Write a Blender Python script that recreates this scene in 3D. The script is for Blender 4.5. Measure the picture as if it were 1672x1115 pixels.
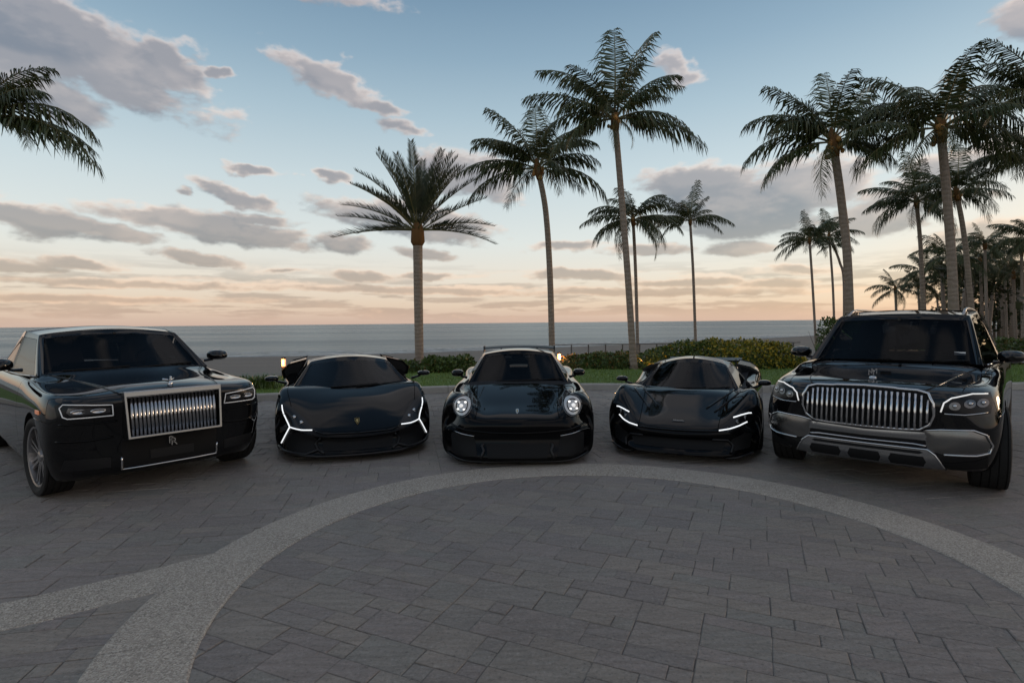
import bpy, bmesh, math, random
from mathutils import Vector, Matrix, Euler, Quaternion
from mathutils.bvhtree import BVHTree
from mathutils.geometry import delaunay_2d_cdt

D = bpy.data
for o in list(D.objects):
    D.objects.remove(o, do_unlink=True)
sc = bpy.context.scene
col = sc.collection
RAD = math.radians

# ------------------------------------------------------------------ camera
EYE = 1.66
cam = D.cameras.new('camera'); camo = D.objects.new('camera', cam); col.objects.link(camo)
cam.sensor_width = 36; cam.lens = 36 * 900 / 1672
cam.clip_start = 0.05; cam.clip_end = 80000
pit = math.atan(30.5 / 900); rol = 0.0095
fw = Vector((0, math.cos(pit), -math.sin(pit))); r0 = Vector((1, 0, 0)); u0 = r0.cross(fw)
rx = r0 * math.cos(rol) - u0 * math.sin(rol); ux = r0 * math.sin(rol) + u0 * math.cos(rol)
m = Matrix((rx, ux, -fw)).transposed().to_4x4(); m.translation = (0, 0, EYE)
camo.matrix_world = m
sc.camera = camo

# ------------------------------------------------------------------ view
sc.view_settings.view_transform = 'Standard'; sc.view_settings.look = 'None'
sc.view_settings.gamma = 1; sc.view_settings.use_curve_mapping = False
sc.view_settings.exposure = 0.0
sc.render.engine = 'CYCLES'
sc.cycles.use_adaptive_sampling = True
sc.cycles.adaptive_threshold = 0.015
sc.cycles.use_denoising = True
sc.cycles.max_bounces = 7; sc.cycles.diffuse_bounces = 2; sc.cycles.glossy_bounces = 3
sc.cycles.transmission_bounces = 4; sc.cycles.transparent_max_bounces = 12
sc.cycles.sample_clamp_indirect = 4

# ------------------------------------------------------------------ node helper
class NT:
    def __init__(s, tree):
        s.t = tree; s.n = tree.nodes; s.l = tree.links
    def node(s, typ, **kw):
        nd = s.n.new(typ)
        for k, v in kw.items(): setattr(nd, k, v)
        return nd
    def put(s, sock, v):
        if isinstance(v, bpy.types.NodeSocket): s.l.new(v, sock)
        elif v is not None:
            if sock.type == 'RGBA' and len(v) == 3: v = (*v, 1)
            sock.default_value = v
    def math(s, op, a, b=None, c=None, clamp=False):
        nd = s.node('ShaderNodeMath', operation=op, use_clamp=clamp)
        for i, v in enumerate((a, b, c)):
            if v is not None: s.put(nd.inputs[i], v)
        return nd.outputs[0]
    def vmath(s, op, a, b=None, scale=None):
        nd = s.node('ShaderNodeVectorMath', operation=op)
        s.put(nd.inputs[0], a)
        if b is not None: s.put(nd.inputs[1], b)
        if scale is not None: s.put(nd.inputs['Scale'], scale)
        return nd.outputs['Value'] if op in ('LENGTH', 'DOT_PRODUCT') else nd.outputs[0]
    def mix(s, f, a, b, blend='MIX'):
        nd = s.node('ShaderNodeMix', data_type='RGBA', blend_type=blend)
        s.put(nd.inputs[0], f); s.put(nd.inputs[6], a); s.put(nd.inputs[7], b)
        return nd.outputs[2]
    def maprange(s, v, a, b, c=0.0, d=1.0, smooth=False):
        nd = s.node('ShaderNodeMapRange'); nd.interpolation_type = 'SMOOTHSTEP' if smooth else 'LINEAR'
        for i, x in enumerate((v, a, b, c, d)): s.put(nd.inputs[i], x)
        return nd.outputs[0]
    def noise(s, vec, scale, detail=4, rough=.5, dist=0.0, col=False):
        nd = s.node('ShaderNodeTexNoise')
        if vec is not None: s.put(nd.inputs['Vector'], vec)
        s.put(nd.inputs['Scale'], scale); nd.inputs['Detail'].default_value = detail
        nd.inputs['Roughness'].default_value = rough; nd.inputs['Distortion'].default_value = dist
        return nd.outputs['Color' if col else 'Fac']
    def ramp(s, f, stops, interp='LINEAR'):
        nd = s.node('ShaderNodeValToRGB'); cr = nd.color_ramp; cr.interpolation = interp
        while len(cr.elements) < len(stops): cr.elements.new(0.5)
        for e, (p, c) in zip(cr.elements, stops):
            e.position = p; e.color = (*c, 1) if len(c) == 3 else c
        s.put(nd.inputs[0], f); return nd.outputs[0]
    def sep(s, v):
        nd = s.node('ShaderNodeSeparateXYZ'); s.put(nd.inputs[0], v); return nd.outputs
    def comb(s, x, y, z=0.0):
        nd = s.node('ShaderNodeCombineXYZ')
        for i, v in enumerate((x, y, z)): s.put(nd.inputs[i], v)
        return nd.outputs[0]

# ------------------------------------------------------------------ world: low sun, dusk clouds
SUN_AZ, SUN_EL = RAD(74), RAD(5)          # the sun sits low beyond the palms, to the right
def px_dir(px, py):
    return (math.atan((px - 836) / 900), math.atan((527 - (px - 836) * .0095 - py) / 900 * math.cos(math.atan((px - 836) / 900))))
world = D.worlds.new('World'); sc.world = world; world.use_nodes = True
world.node_tree.nodes.clear()
N = NT(world.node_tree)
sky = N.node('ShaderNodeTexSky', sky_type='NISHITA')
sky.sun_disc = False; sky.sun_elevation = SUN_EL; sky.sun_rotation = SUN_AZ
sky.altitude = 0; sky.air_density = 1.0; sky.dust_density = SKY_DUST if 'SKY_DUST' in globals() else 1.0; sky.ozone_density = 1.5
tc = N.node('ShaderNodeTexCoord'); dirv = N.vmath('NORMALIZE', tc.outputs['Generated'])
dx, dy, dz = N.sep(dirv)
az = N.math('ARCTAN2', dx, dy); el = N.math('ARCSINE', dz)
def s2l(r, g, b):
    f = lambda c: (c / 255 / 12.92) if c / 255 <= .04045 else ((c / 255 + .055) / 1.055) ** 2.4
    return (f(r), f(g), f(b))
eld = N.math('MULTIPLY', el, 180 / math.pi)
grad = N.ramp(N.maprange(eld, -2, 90), [(p, s2l(*c)) for p, c in (
    (0.0, (200, 168, 156)), (.022, (209, 182, 169)), (.042, (226, 204, 187)), (.072, (232, 221, 210)), (.11, (224, 227, 224)),
    (.175, (203, 216, 220)), (.24, (172, 194, 206)), (.295, (143, 170, 189)), (.36, (113, 143, 168)), (.55, (94, 122, 150)), (1.0, (80, 104, 132)))])
# warm side: the low sun
sunv = Vector((math.sin(SUN_AZ) * math.cos(SUN_EL), math.cos(SUN_AZ) * math.cos(SUN_EL), math.sin(SUN_EL)))
cosw = N.vmath('DOT_PRODUCT', dirv, tuple(sunv))
near = N.maprange(cosw, .70, 1.0, 0, 1, True)
low = N.math('MULTIPLY', N.maprange(eld, 18, 0, 0, 1, True), near)
grad = N.mix(N.math('MULTIPLY', low, .6), grad, s2l(244, 188, 132))

# behind the camera the low sky is cooled, to grey what chrome reflects
cool = N.math('MULTIPLY', N.maprange(dy, .15, -.35, 0, .8, True), N.maprange(eld, 16, 2, 0, 1, True))
grad = N.mix(cool, grad, s2l(172, 178, 188))
# --- clouds: soft ellipses in (azimuth, elevation), edges torn by noise
CL = [  # px, py, half width, half height (photo px at the horizon), tilt deg, weight
    (140, 80, 215, 52, -18, 1.05), (40, 50, 140, 60, -8, 1.0), (285, 108, 82, 30, -14, 1.05), (60, 138, 130, 34, -10, .9), (368, 121, 20, 7, -4, .9),
    (545, 132, 84, 22, -16, .95), (612, 170, 46, 14, -14, .75), (668, 218, 46, 10, -8, .7),
    (405, 283, 40, 8, -5, .8), (520, 294, 34, 8, -5, .8), (395, 326, 76, 13, -11, 1), (303, 319, 15, 6, -5, .8),
    (75, 368, 140, 28, -8, 1.1), (205, 390, 62, 14, -6, 1), (370, 378, 170, 23, -6, 1.15), (450, 362, 58, 9, -6, .9), (572, 402, 44, 14, -3, 1), 
    (125, 430, 62, 7, -2, .9), (35, 433, 66, 8, 0, .9), (345, 429, 66, 9, -5, .95), (460, 443, 36, 4, 0, .8),
    (595, 455, 64, 9, -2, .95), (665, 362, 135, 22, -8, 1), (702, 415, 50, 9, -2, .9), (700, 452, 50, 6, 0, .9), (770, 288, 80, 30, -10, .9),
    (1130, 300, 100, 26, -3, 1.05), (1195, 345, 140, 40, -6, 1.1), (1330, 312, 110, 38, -8, .95), (1215, 408, 66, 11, 0, .95), (1300, 443, 56, 7, 0, .9),
    (1120, 102, 40, 15, -18, .75), (1150, 130, 30, 12, -10, .55), (1440, 355, 130, 30, 12, .9), (1610, 390, 120, 24, 10, 1),
    (925, 405, 66, 9, -2, .8), (1050, 411, 56, 8, 0, .8), (945, 453, 90, 8, -2, .9), (1130, 466, 90, 7, -2, .85), (1255, 468, 56, 8, 0, .85),
    (545, 4, 130, 14, -2, .6), (1650, 35, 60, 36, 0, .75), (1560, 280, 110, 26, 10, .7),
    (230, 462, 200, 6, -1, .75), (640, 474, 260, 6, -1, .75), (1040, 480, 240, 6, -1, .75), (120, 486, 240, 7, 0, .7),
]
import numpy as np
rng = np.random.default_rng(11)
LAT = rng.random((256, 256)).astype(np.float32)
def vnoise(x, y):
    xi = np.floor(x).astype(np.int32); yi = np.floor(y).astype(np.int32)
    fx = x - xi; fy = y - yi
    fx = fx * fx * fx * (fx * (fx * 6 - 15) + 10); fy = fy * fy * fy * (fy * (fy * 6 - 15) + 10)
    x0 = xi & 255; x1 = (xi + 1) & 255; y0 = yi & 255; y1 = (yi + 1) & 255
    return (LAT[y0, x0] * (1 - fx) + LAT[y0, x1] * fx) * (1 - fy) + (LAT[y1, x0] * (1 - fx) + LAT[y1, x1] * fx) * fy
def fbm(x, y, octs, gain=.5):
    s = 0; a = 1; t = 0
    for o in range(octs):
        ang = .6 * o; c, n = math.cos(ang), math.sin(ang)
        s = s + a * vnoise((x * c - y * n) * 2.03 ** o + 17.3 * o, (x * n + y * c) * 2.03 ** o + 5.1 * o); t += a; a *= gain
    return s / t
def sstep(x, a, b):
    t = np.clip((x - a) / (b - a), 0, 1); return t * t * (3 - 2 * t)
def cloud_field(A, E):
    """density and lit part of the clouds over arrays of azimuth and elevation"""
    deg = np.degrees(E)
    damp = np.interp(deg, [0, 4, 16, 40], [.25, .45, 1.0, 1.2]).astype(np.float32)
    wx = (fbm(A * 9, E * 16 + 3, 5) - .5) * .11 + (fbm(A * 34 + 7, E * 60, 5) - .5) * .030
    wy = (fbm(A * 9 + 40, E * 16 + 9, 5) - .5) * .045 + (fbm(A * 34 + 90, E * 60 + 11, 5) - .5) * .014
    Aw = A + wx * damp; Ew = E + wy * damp
    acc = np.full(A.shape, -1.0, np.float32)
    for (x, y, a, b, t, wgt) in CL:
        A0, E0 = px_dir(x, y); ca = math.cos(A0); c, n = math.cos(RAD(t)), math.sin(RAD(t))
        dx_ = Aw - A0; dy_ = Ew - E0
        lx = (dx_ * c + dy_ * n) / (a / 900 * ca * ca * 1.12); ly = (-dx_ * n + dy_ * c) / (b / 900 * ca * 1.25)
        ly = np.where(ly < 0, ly * 1.2, ly)
        acc = np.maximum(acc, (1 - np.sqrt(lx * lx + ly * ly)) * wgt)
    det = fbm(A * 46 + 3, E * 120 + 8, 6, .58) - .5
    big_ = fbm(A * 15 + 31, E * 34 + 2, 4) - .5
    f = acc * 1.05 + .13 + (det * .5 + big_ * .6)
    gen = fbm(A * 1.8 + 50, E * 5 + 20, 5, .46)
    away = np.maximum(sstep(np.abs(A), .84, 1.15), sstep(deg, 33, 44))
    f = np.maximum(f, np.where(away > 0, (gen - .40) * 2.6 * away - .04 - (1 - away), -1))  # extra clouds added out of view, overhead and behind, to lift the ground light
    dens = sstep(f, -.03, .42)
    st = fbm(A * 9 + 5, E * 120, 6, .55)
    stm = sstep(-deg, -6.8, -3.2) * np.interp(deg, [.2, 1.2], [.2, 1])
    streak = sstep(st, .43, .60) * .75 * stm
    return f, dens, streak
def cloud_image(w, h):
    img = np.zeros((h, w, 4), np.float32)
    def part(x0, x1, y0, y1, step):
        xs = np.arange(x0, x1, step); ys = np.arange(y0, y1, step)
        A, E = np.meshgrid(((xs + .5) / w - .5) * 2 * math.pi, ((ys + .5) / h - .5) * math.pi)
        A = A.astype(np.float32); E = E.astype(np.float32)
        f, dens, streak = cloud_field(A, E)
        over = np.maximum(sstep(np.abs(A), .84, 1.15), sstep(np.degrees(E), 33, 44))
        k = max(1, int(round(w / 4096 * 4 / step)))
        lit = 0
        for m_, g in ((1, .9), (3, .7), (7, .45)):
            sh = np.roll(np.roll(f, -m_ * k, 1), -m_ * k, 0) 
            lit = lit + np.clip((f - sh) * 1.5, 0, 1) * g
        thin = sstep(-f, -.75, -.05)
        lit = np.clip(lit * .9, 0, 1) * (.18 + .82 * thin ** 1.5) + .16 * sstep(fbm(A * 7, E * 18 + 60, 3), .5, .72) + over * .55  # the added unseen clouds are brightened so they light the ground more
        d = np.maximum(dens, streak)
        out = np.stack([d, np.clip(lit, 0, 1), thin, np.ones_like(d)], -1)
        if step > 1: out = np.repeat(np.repeat(out, step, 0), step, 1)
        img[y0:y1, x0:x1] = out[:y1 - y0, :x1 - x0]
    part(0, w, h // 2 - 64, h, 4)
    part(int(w * .34), int(w * .66), h // 2 - 64, int(h * .74), 1)
    im = D.images.new('cloud_cover', w, h, float_buffer=True)
    im.colorspace_settings.name = 'Non-Color'
    im.pixels.foreach_set(img.ravel()); im.update()
    return im
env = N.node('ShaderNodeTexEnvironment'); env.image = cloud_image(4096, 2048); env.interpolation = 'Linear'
# the texture's centre looks along +x in Blender: turn the directions so that azimuth 0 (+y) is the middle
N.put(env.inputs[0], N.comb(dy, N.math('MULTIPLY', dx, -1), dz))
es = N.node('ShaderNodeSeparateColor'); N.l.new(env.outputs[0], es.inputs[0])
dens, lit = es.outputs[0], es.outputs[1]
shade = N.ramp(N.maprange(eld, 0, 32), [(0, s2l(192, 162, 150)), (.14, s2l(158, 146, 144)), (.3, s2l(128, 128, 136)), (.6, s2l(124, 127, 138)), (1, s2l(134, 137, 147))])
bright = N.ramp(N.maprange(eld, 0, 32), [(0, s2l(240, 198, 172)), (.2, s2l(248, 218, 198)), (.5, s2l(250, 230, 216)), (.95, s2l(230, 216, 210)), (1, s2l(222, 216, 215))])
bright = N.mix(N.math('MULTIPLY', near, .55), bright, s2l(250, 196, 150))
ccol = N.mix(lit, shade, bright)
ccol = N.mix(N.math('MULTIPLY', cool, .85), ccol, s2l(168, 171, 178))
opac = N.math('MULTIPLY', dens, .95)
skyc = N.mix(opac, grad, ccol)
# below the horizon: the colour of dim ground
skyc = N.mix(N.maprange(eld, -.6, -1.5), skyc, s2l(78, 78, 80))
b1 = N.node('ShaderNodeBackground'); N.put(b1.inputs[0], sky.outputs[0]); b1.inputs[1].default_value = .05
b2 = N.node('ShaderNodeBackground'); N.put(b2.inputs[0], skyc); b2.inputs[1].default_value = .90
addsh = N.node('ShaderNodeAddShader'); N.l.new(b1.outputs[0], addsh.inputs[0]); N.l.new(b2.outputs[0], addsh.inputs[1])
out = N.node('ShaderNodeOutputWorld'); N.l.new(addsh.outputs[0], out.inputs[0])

sun = D.lights.new('sun', 'SUN'); sun.energy = 1.1; sun.angle = RAD(14); sun.color = (1, .72, .5)
suno = D.objects.new('sun', sun); col.objects.link(suno)
suno.rotation_euler = (-sunv).to_track_quat('-Z', 'Y').to_euler()
# ------------------------------------------------------------------ helpers for objects
def proj_ray(px, py):
    d = fw + rx * ((px - 836) / 900) + ux * ((557.5 - py) / 900)
    return d
def at(px, py, Y):
    d = proj_ray(px, py); return Vector((0, 0, EYE)) + d * (Y / d.y)
def on_ground(px, py, z=0.0):
    d = proj_ray(px, py); return Vector((0, 0, EYE)) + d * ((z - EYE) / d.z)

def link(name, me, parent=None, mats=None, smooth=None):
    o = D.objects.new(name, me); col.objects.link(o)
    if parent is not None: o.parent = parent
    if mats is not None and me is not None and not me.materials:
        for m_ in (mats if isinstance(mats, (list, tuple)) else [mats]): me.materials.append(m_)
    if smooth is not None and me is not None:
        me.polygons.foreach_set('use_smooth', [smooth] * len(me.polygons))
    return o
def tag(o, label=None, cat=None, group=None, kind=None):
    if label: o['label'] = label
    if cat: o['category'] = cat
    if group: o['group'] = group
    if kind: o['kind'] = kind
    return o
def empty(name, loc=(0, 0, 0), rz=0.0):
    o = D.objects.new(name, None); o.location = loc; o.rotation_euler = (0, 0, rz); o.empty_display_size = .3
    col.objects.link(o); return o
def mesh(name, verts, faces, mi=None):
    me = D.meshes.new(name); me.from_pydata([tuple(v) for v in verts], [], faces)
    if mi is not None: me.polygons.foreach_set('material_index', mi)
    me.validate(); me.update(); return me
class MB:
    """collects simple solids into one mesh"""
    def __init__(s): s.v = []; s.f = []; s.m = []
    def add(s, vs, fs, mi=0):
        o = len(s.v); s.v += [Vector(v) for v in vs]; s.f += [tuple(i + o for i in f) for f in fs]; s.m += [mi] * len(fs)
    def box(s, c, size, mi=0, rot=None, taper=1.0):
        hx, hy, hz = (k / 2 for k in size); vs = []
        for z in (-1, 1):
            t = taper if z > 0 else 1
            for x, y in ((-1, -1), (1, -1), (1, 1), (-1, 1)):
                v = Vector((x * hx * t, y * hy * t, z * hz))
                if rot is not None: v = rot @ v
                vs.append(v + Vector(c))
        s.add(vs, [(0, 3, 2, 1), (4, 5, 6, 7), (0, 1, 5, 4), (1, 2, 6, 5), (2, 3, 7, 6), (3, 0, 4, 7)], mi)
    def tube(s, pts, rad, seg=8, mi=0, caps=True, flat=1.0, up=Vector((0, 0, 1))):
        pts = [Vector(p) for p in pts]; n = len(pts)
        rad = rad if isinstance(rad, (list, tuple)) else [rad] * n
        rings = []; px_ = None
        for i, p in enumerate(pts):
            t = (pts[min(i + 1, n - 1)] - pts[max(i - 1, 0)]).normalized()
            if px_ is None:
                a = up if abs(t.dot(up)) < .95 else Vector((1, 0, 0))
                px_ = t.cross(a).normalized()
            else:
                px_ = (px_ - t * px_.dot(t)).normalized()
            q = t.cross(px_)
            rings.append([p + (px_ * math.cos(k) + q * math.sin(k) * flat) * rad[i] for k in (2 * math.pi * j / seg for j in range(seg))])
        vs = [v for r in rings for v in r]; fs = []
        for i in range(n - 1):
            for j in range(seg):
                a, b = i * seg + j, i * seg + (j + 1) % seg
                fs.append((a, b, b + seg, a + seg))
        if caps: fs += [tuple(range(seg - 1, -1, -1)), tuple(range((n - 1) * seg, n * seg))]
        s.add(vs, fs, mi)
    def lathe(s, prof, seg=32, axis='X', c=(0, 0, 0), mi=0, closed=False):
        """prof: (along axis, radius)"""
        vs = []; n = len(prof)
        for (a, r) in prof:
            for j in range(seg):
                t = 2 * math.pi * j / seg
                p = (a, r * math.cos(t), r * math.sin(t)) if axis == 'X' else ((r * math.cos(t), a, r * math.sin(t)) if axis == 'Y' else (r * math.cos(t), r * math.sin(t), a))
                vs.append(Vector(p) + Vector(c))
        fs = []
        for i in range(n if closed else n - 1):
            for j in range(seg):
                a, b = i * seg + j, i * seg + (j + 1) % seg; k = ((i + 1) % n) * seg
                fs.append((a, b, k + (j + 1) % seg, k + j))
        s.add(vs, fs, mi)
    def ball(s, c, r, mi=0, seg=10, rings=6, sc=(1, 1, 1)):
        vs = []; fs = []
        for i in range(1, rings):
            t = math.pi * i / rings
            for j in range(seg):
                p = 2 * math.pi * j / seg
                vs.append(Vector(c) + Vector((math.sin(t) * math.cos(p) * r * sc[0], math.sin(t) * math.sin(p) * r * sc[1], math.cos(t) * r * sc[2])))
        vs += [Vector(c) + Vector((0, 0, r * sc[2])), Vector(c) - Vector((0, 0, r * sc[2]))]; T = len(vs) - 2
        for i in range(rings - 2):
            for j in range(seg):
                a, b = i * seg + j, i * seg + (j + 1) % seg; fs.append((a, a + seg, b + seg, b))
        for j in range(seg):
            fs.append((T, j, (j + 1) % seg)); a = (rings - 2) * seg; fs.append((T + 1, a + (j + 1) % seg, a + j))
        s.add(vs, fs, mi)
    def build(s, name, mats, parent=None, smooth=False):
        return link(name, s.mesh(name), parent, mats, smooth)
    def mesh(s, name):
        return mesh(name, s.v, s.f, s.m)

# ------------------------------------------------------------------ materials
MAT = {}
def material(name, base=(.5, .5, .5), rough=.5, metal=0.0, coat=0.0, spec=.5, emit=None, estr=0.0, fn=None):
    m_ = D.materials.new(name); m_.use_nodes = True
    b = m_.node_tree.nodes['Principled BSDF']
    b.inputs['Base Color'].default_value = (*base, 1); b.inputs['Roughness'].default_value = rough
    b.inputs['Metallic'].default_value = metal; b.inputs['Coat Weight'].default_value = coat
    b.inputs['Coat Roughness'].default_value = .03; b.inputs['Specular IOR Level'].default_value = spec
    if emit is not None:
        b.inputs['Emission Color'].default_value = (*emit, 1); b.inputs['Emission Strength'].default_value = estr
    if fn: fn(NT(m_.node_tree), b)
    MAT[name] = m_; return m_
def bump(n, b, h, strength=.4, dist=.02):
    nd = n.node('ShaderNodeBump'); nd.inputs['Strength'].default_value = strength; nd.inputs['Distance'].default_value = dist
    n.put(nd.inputs['Height'], h); n.l.new(nd.outputs[0], b.inputs['Normal'])
def wpos(n):
    return n.node('ShaderNodeNewGeometry').outputs['Position']
def rnd(n):
    a = n.node('ShaderNodeNewGeometry').outputs['Random Per Island']; c = n.node('ShaderNodeObjectInfo').outputs['Random']
    return n.math('FRACT', n.math('ADD', a, c))

def f_paver(n, b):
    p = wpos(n); r = rnd(n)
    big = n.noise(p, .55, 4, .6); med = n.noise(p, 5.0, 6, .65); fine = n.noise(p, 48.0, 6, .78)
    st = n.noise(n.vmath('MULTIPLY', p, (2.2, 9, 4)), 2.2, 6, .7, 1.2)
    c = n.ramp(r, [(0, (.225, .198, .184)), (.25, (.290, .245, .225)), (.5, (.252, .234, .209)), (.75, (.312, .267, .228)), (1, (.24, .207, .193))])
    c = n.mix(n.maprange(big, .4, .65, 0, .4), c, (.225, .198, .170))
    c = n.mix(n.maprange(st, .45, .7, 0, .45), c, (.150, .133, .120))
    c = n.mix(n.maprange(med, .52, .75, 0, .5), c, (.27, .245, .222))
    stain = n.noise(p, .42, 7, .68, .8); c = n.mix(n.maprange(stain, .52, .68, 0, .42), c, (.11, .098, .09))
    c = n.mix(n.maprange(fine, .54, .68, 0, .75), c, (.38, .35, .32))
    c = n.mix(n.maprange(fine, .46, .32, 0, .75), c, (.07, .064, .06))
    n.put(b.inputs['Base Color'], c)
    n.put(b.inputs['Roughness'], n.maprange(med, .3, .7, .50, .78))
    h = n.math('ADD', n.math('MULTIPLY', st, 1.0), n.math('ADD', n.math('MULTIPLY', med, .6), n.math('MULTIPLY', fine, .22)))
    bump(n, b, h, 1.0, .022)
material('slate_paver', rough=.6, spec=.4, fn=f_paver)
def f_mortar(n, b):
    p = wpos(n); n.put(b.inputs['Base Color'], n.ramp(n.noise(p, 9, 5), [(.3, (.12, .106, .096)), (.7, (.20, .178, .16))]))
material('paver_joint', rough=.9, spec=.2, fn=f_mortar)
def f_agg(n, b):
    p = wpos(n); v = n.node('ShaderNodeTexVoronoi'); n.put(v.inputs['Vector'], p); v.inputs['Scale'].default_value = 120
    g = n.sep(v.outputs['Color'])[0]
    fine = n.noise(p, 130, 4, .7); big = n.noise(p, 1.3, 5, .6)
    c = n.ramp(g, [(0, (.15, .131, .11)), (.3, (.31, .272, .23)), (.65, (.41, .36, .305)), (1, (.62, .56, .48))])
    c = n.mix(n.maprange(fine, .35, .65, 0, .5), c, (.36, .316, .27))
    c = n.mix(n.maprange(big, .4, .7, 0, .5), c, (.47, .415, .36))
    n.put(b.inputs['Base Color'], c)
    h = n.math('SUBTRACT', 1.0, v.outputs['Distance'])
    bump(n, b, n.math('ADD', h, n.math('MULTIPLY', fine, .4)), .7, .008)
material('exposed_aggregate', rough=.8, spec=.3, fn=f_agg)
def f_drive(n, b):
    p = wpos(n); n1 = n.noise(p, .7, 5, .6); n2 = n.noise(p, 14, 6, .6)
    c = n.ramp(n1, [(.3, (.16, .142, .128)), (.7, (.21, .188, .168))]); c = n.mix(n.maprange(n2, .4, .7, 0, .5), c, (.12, .12, .122))
    n.put(b.inputs['Base Color'], c); bump(n, b, n2, .4, .01)
material('driveway_base', rough=.6, fn=f_drive)
def f_kerb(n, b):
    p = wpos(n); n2 = n.noise(p, 22, 6, .65); n1 = n.noise(p, 1.2, 4)
    c = n.mix(n2, (.30, .28, .25), (.46, .435, .39)); c = n.mix(n.maprange(n1, .5, .7, 0, .4), c, (.24, .225, .20))
    n.put(b.inputs['Base Color'], c); bump(n, b, n2, .3, .006)
material('kerb_concrete', rough=.75, fn=f_kerb)
def f_lawn(n, b):
    p = wpos(n); n1 = n.noise(p, .9, 5, .6); n2 = n.noise(p, 40, 4, .7)
    c = n.mix(n1, (.10, .165, .036), (.15, .225, .052)); c = n.mix(n.maprange(n2, .4, .7, 0, .7), c, (.08, .125, .028))
    n.put(b.inputs['Base Color'], c); bump(n, b, n2, .8, .03)
material('lawn_turf', rough=.8, spec=.2, fn=f_lawn)
def f_blade(n, b):
    r = rnd(n); n1 = n.noise(wpos(n), .8, 4)
    c = n.mix(r, (.11, .195, .036), (.18, .26, .062)); c = n.mix(n.maprange(n1, .45, .65, 0, .5), c, (.13, .15, .05))
    n.put(b.inputs['Base Color'], c)
material('grass_blade', rough=.6, spec=.3, fn=f_blade)
def f_sand(n, b):
    p = wpos(n); n1 = n.noise(n.vmath('MULTIPLY', p, (.25, 1, 1)), .35, 6, .6); n2 = n.noise(p, 3, 6, .7)
    c = n.mix(n1, (.16, .142, .122), (.24, .213, .184)); c = n.mix(n.maprange(n2, .5, .75, 0, .4), c, (.12, .107, .092))
    n.put(b.inputs['Base Color'], c); bump(n, b, n2, .6, .12)
material('beach_sand', rough=.9, spec=.2, fn=f_sand)
def f_sea(n, b):
    p = wpos(n)
    w1 = n.noise(n.vmath('MULTIPLY', p, (.35, 1, 1)), .32, 6, .62); w2 = n.noise(n.vmath('MULTIPLY', p, (.22, 1, 1)), .035, 5, .6)
    w3 = n.noise(n.vmath('MULTIPLY', p, (.06, 1, 1)), .012, 4, .6)
    c = n.mix(n.maprange(w2, .38, .62), (.038, .066, .072), (.056, .090, .094))
    n.put(b.inputs['Base Color'], c); n.put(b.inputs['Roughness'], n.maprange(w3, .35, .65, .24, .38))
    bump(n, b, n.math('ADD', w1, n.math('MULTIPLY', w2, 3.0)), 1.0, .55)
material('sea_water', rough=.2, spec=.33, fn=f_sea)
def f_foam(n, b):
    p = wpos(n); k = n.noise(n.vmath('MULTIPLY', p, (.4, 1, 1)), 1.4, 5, .6)
    n.put(b.inputs['Base Color'], n.ramp(k, [(.3, (.25, .26, .26)), (.6, (.62, .63, .63))]))
material('surf_foam', rough=.8, fn=f_foam)

# ------------------------------------------------------------------ terrain
CC = Vector((.65, 3.53)); R_IN, R_OUT = 2.40, 2.88
kerb_px = [(-60, 14.5), (-32, 12.2), (-20, 11.2), (-12, 11.2), (-5.53, 12.24), (-2.0, 13.33), (1.8, 13.65), (5.84, 12.95), (9, 12.75), (11.8, 12.95), (18, 13.4), (32, 13.2), (60, 12.0)]
def catmull(P, n):
    out_ = []
    P = [Vector(p) for p in P]
    for i in range(len(P) - 1):
        a = P[max(i - 1, 0)]; b = P[i]; c = P[i + 1]; d = P[min(i + 2, len(P) - 1)]
        for k in range(n):
            t = k / n
            out_.append(.5 * ((2 * b) + (c - a) * t + (2 * a - 5 * b + 4 * c - d) * t * t + (3 * b - a - 3 * c + d) * t ** 3))
    out_.append(P[-1]); return out_
KERB = catmull(kerb_px, 8)
def kerb_y(x):
    for a, b in zip(KERB, KERB[1:]):
        if a.x <= x <= b.x: return a.y + (b.y - a.y) * (x - a.x) / max(1e-6, b.x - a.x)
    return 13.0
SHORE = [(-900, 40), (-160, 76), (-46, 85), (-14, 94), (21, 117), (80, 160), (170, 235), (420, 420), (1200, 900)]
SHC = catmull(SHORE, 6)
def shore_y(x):
    for a, b in zip(SHC, SHC[1:]):
        if a.x <= x <= b.x: return a.y + (b.y - a.y) * (x - a.x) / max(1e-6, b.x - a.x)
    return 85.0
# driveway base: flat sheet up to the kerb and far behind the camera
vs, fs = [], []
for i, k in enumerate(KERB):
    vs += [(k.x, -45, -.030), (k.x, k.y + .05, -.030)]
    if i: fs.append((2 * i - 2, 2 * i, 2 * i + 1, 2 * i - 1))
drive = link('driveway', mesh('driveway', vs, fs), None, MAT['driveway_base']); tag(drive, kind='structure')

# land beyond the kerb: lawn, dune, beach, in one continuous sheet cut in two by material
def land_z(x, y):
    e = kerb_y(max(-59, min(59, x))); t = y - e
    if t < 4.4: return .10 + .02 * math.sin(x * .6) * min(1, max(t, 0) / 2)
    sh = shore_y(x); L = max(12.0, sh - e - 22)
    f = min(1.0, (t - 4.4) / L)
    z = .10 - 2.5 * (1 - (1 - f) ** 2.2)
    if y > sh - 18: z = min(z, -2.4 - .85 * (y - sh + 18) / 18)
    return z
def sheet(name, xs, rows, zf, mt):
    vs, fs = [], []; n = len(rows)
    for x in xs:
        for r in rows: 
            y = r(x); vs.append((x, y, zf(x, y)))
    for i in range(len(xs) - 1):
        for j in range(n - 1): fs.append((i * n + j, (i + 1) * n + j, (i + 1) * n + j + 1, i * n + j + 1))
    return link(name, mesh(name, vs, fs), None, mt, True)
xs = [-60 + 2 * i for i in range(61)]
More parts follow.
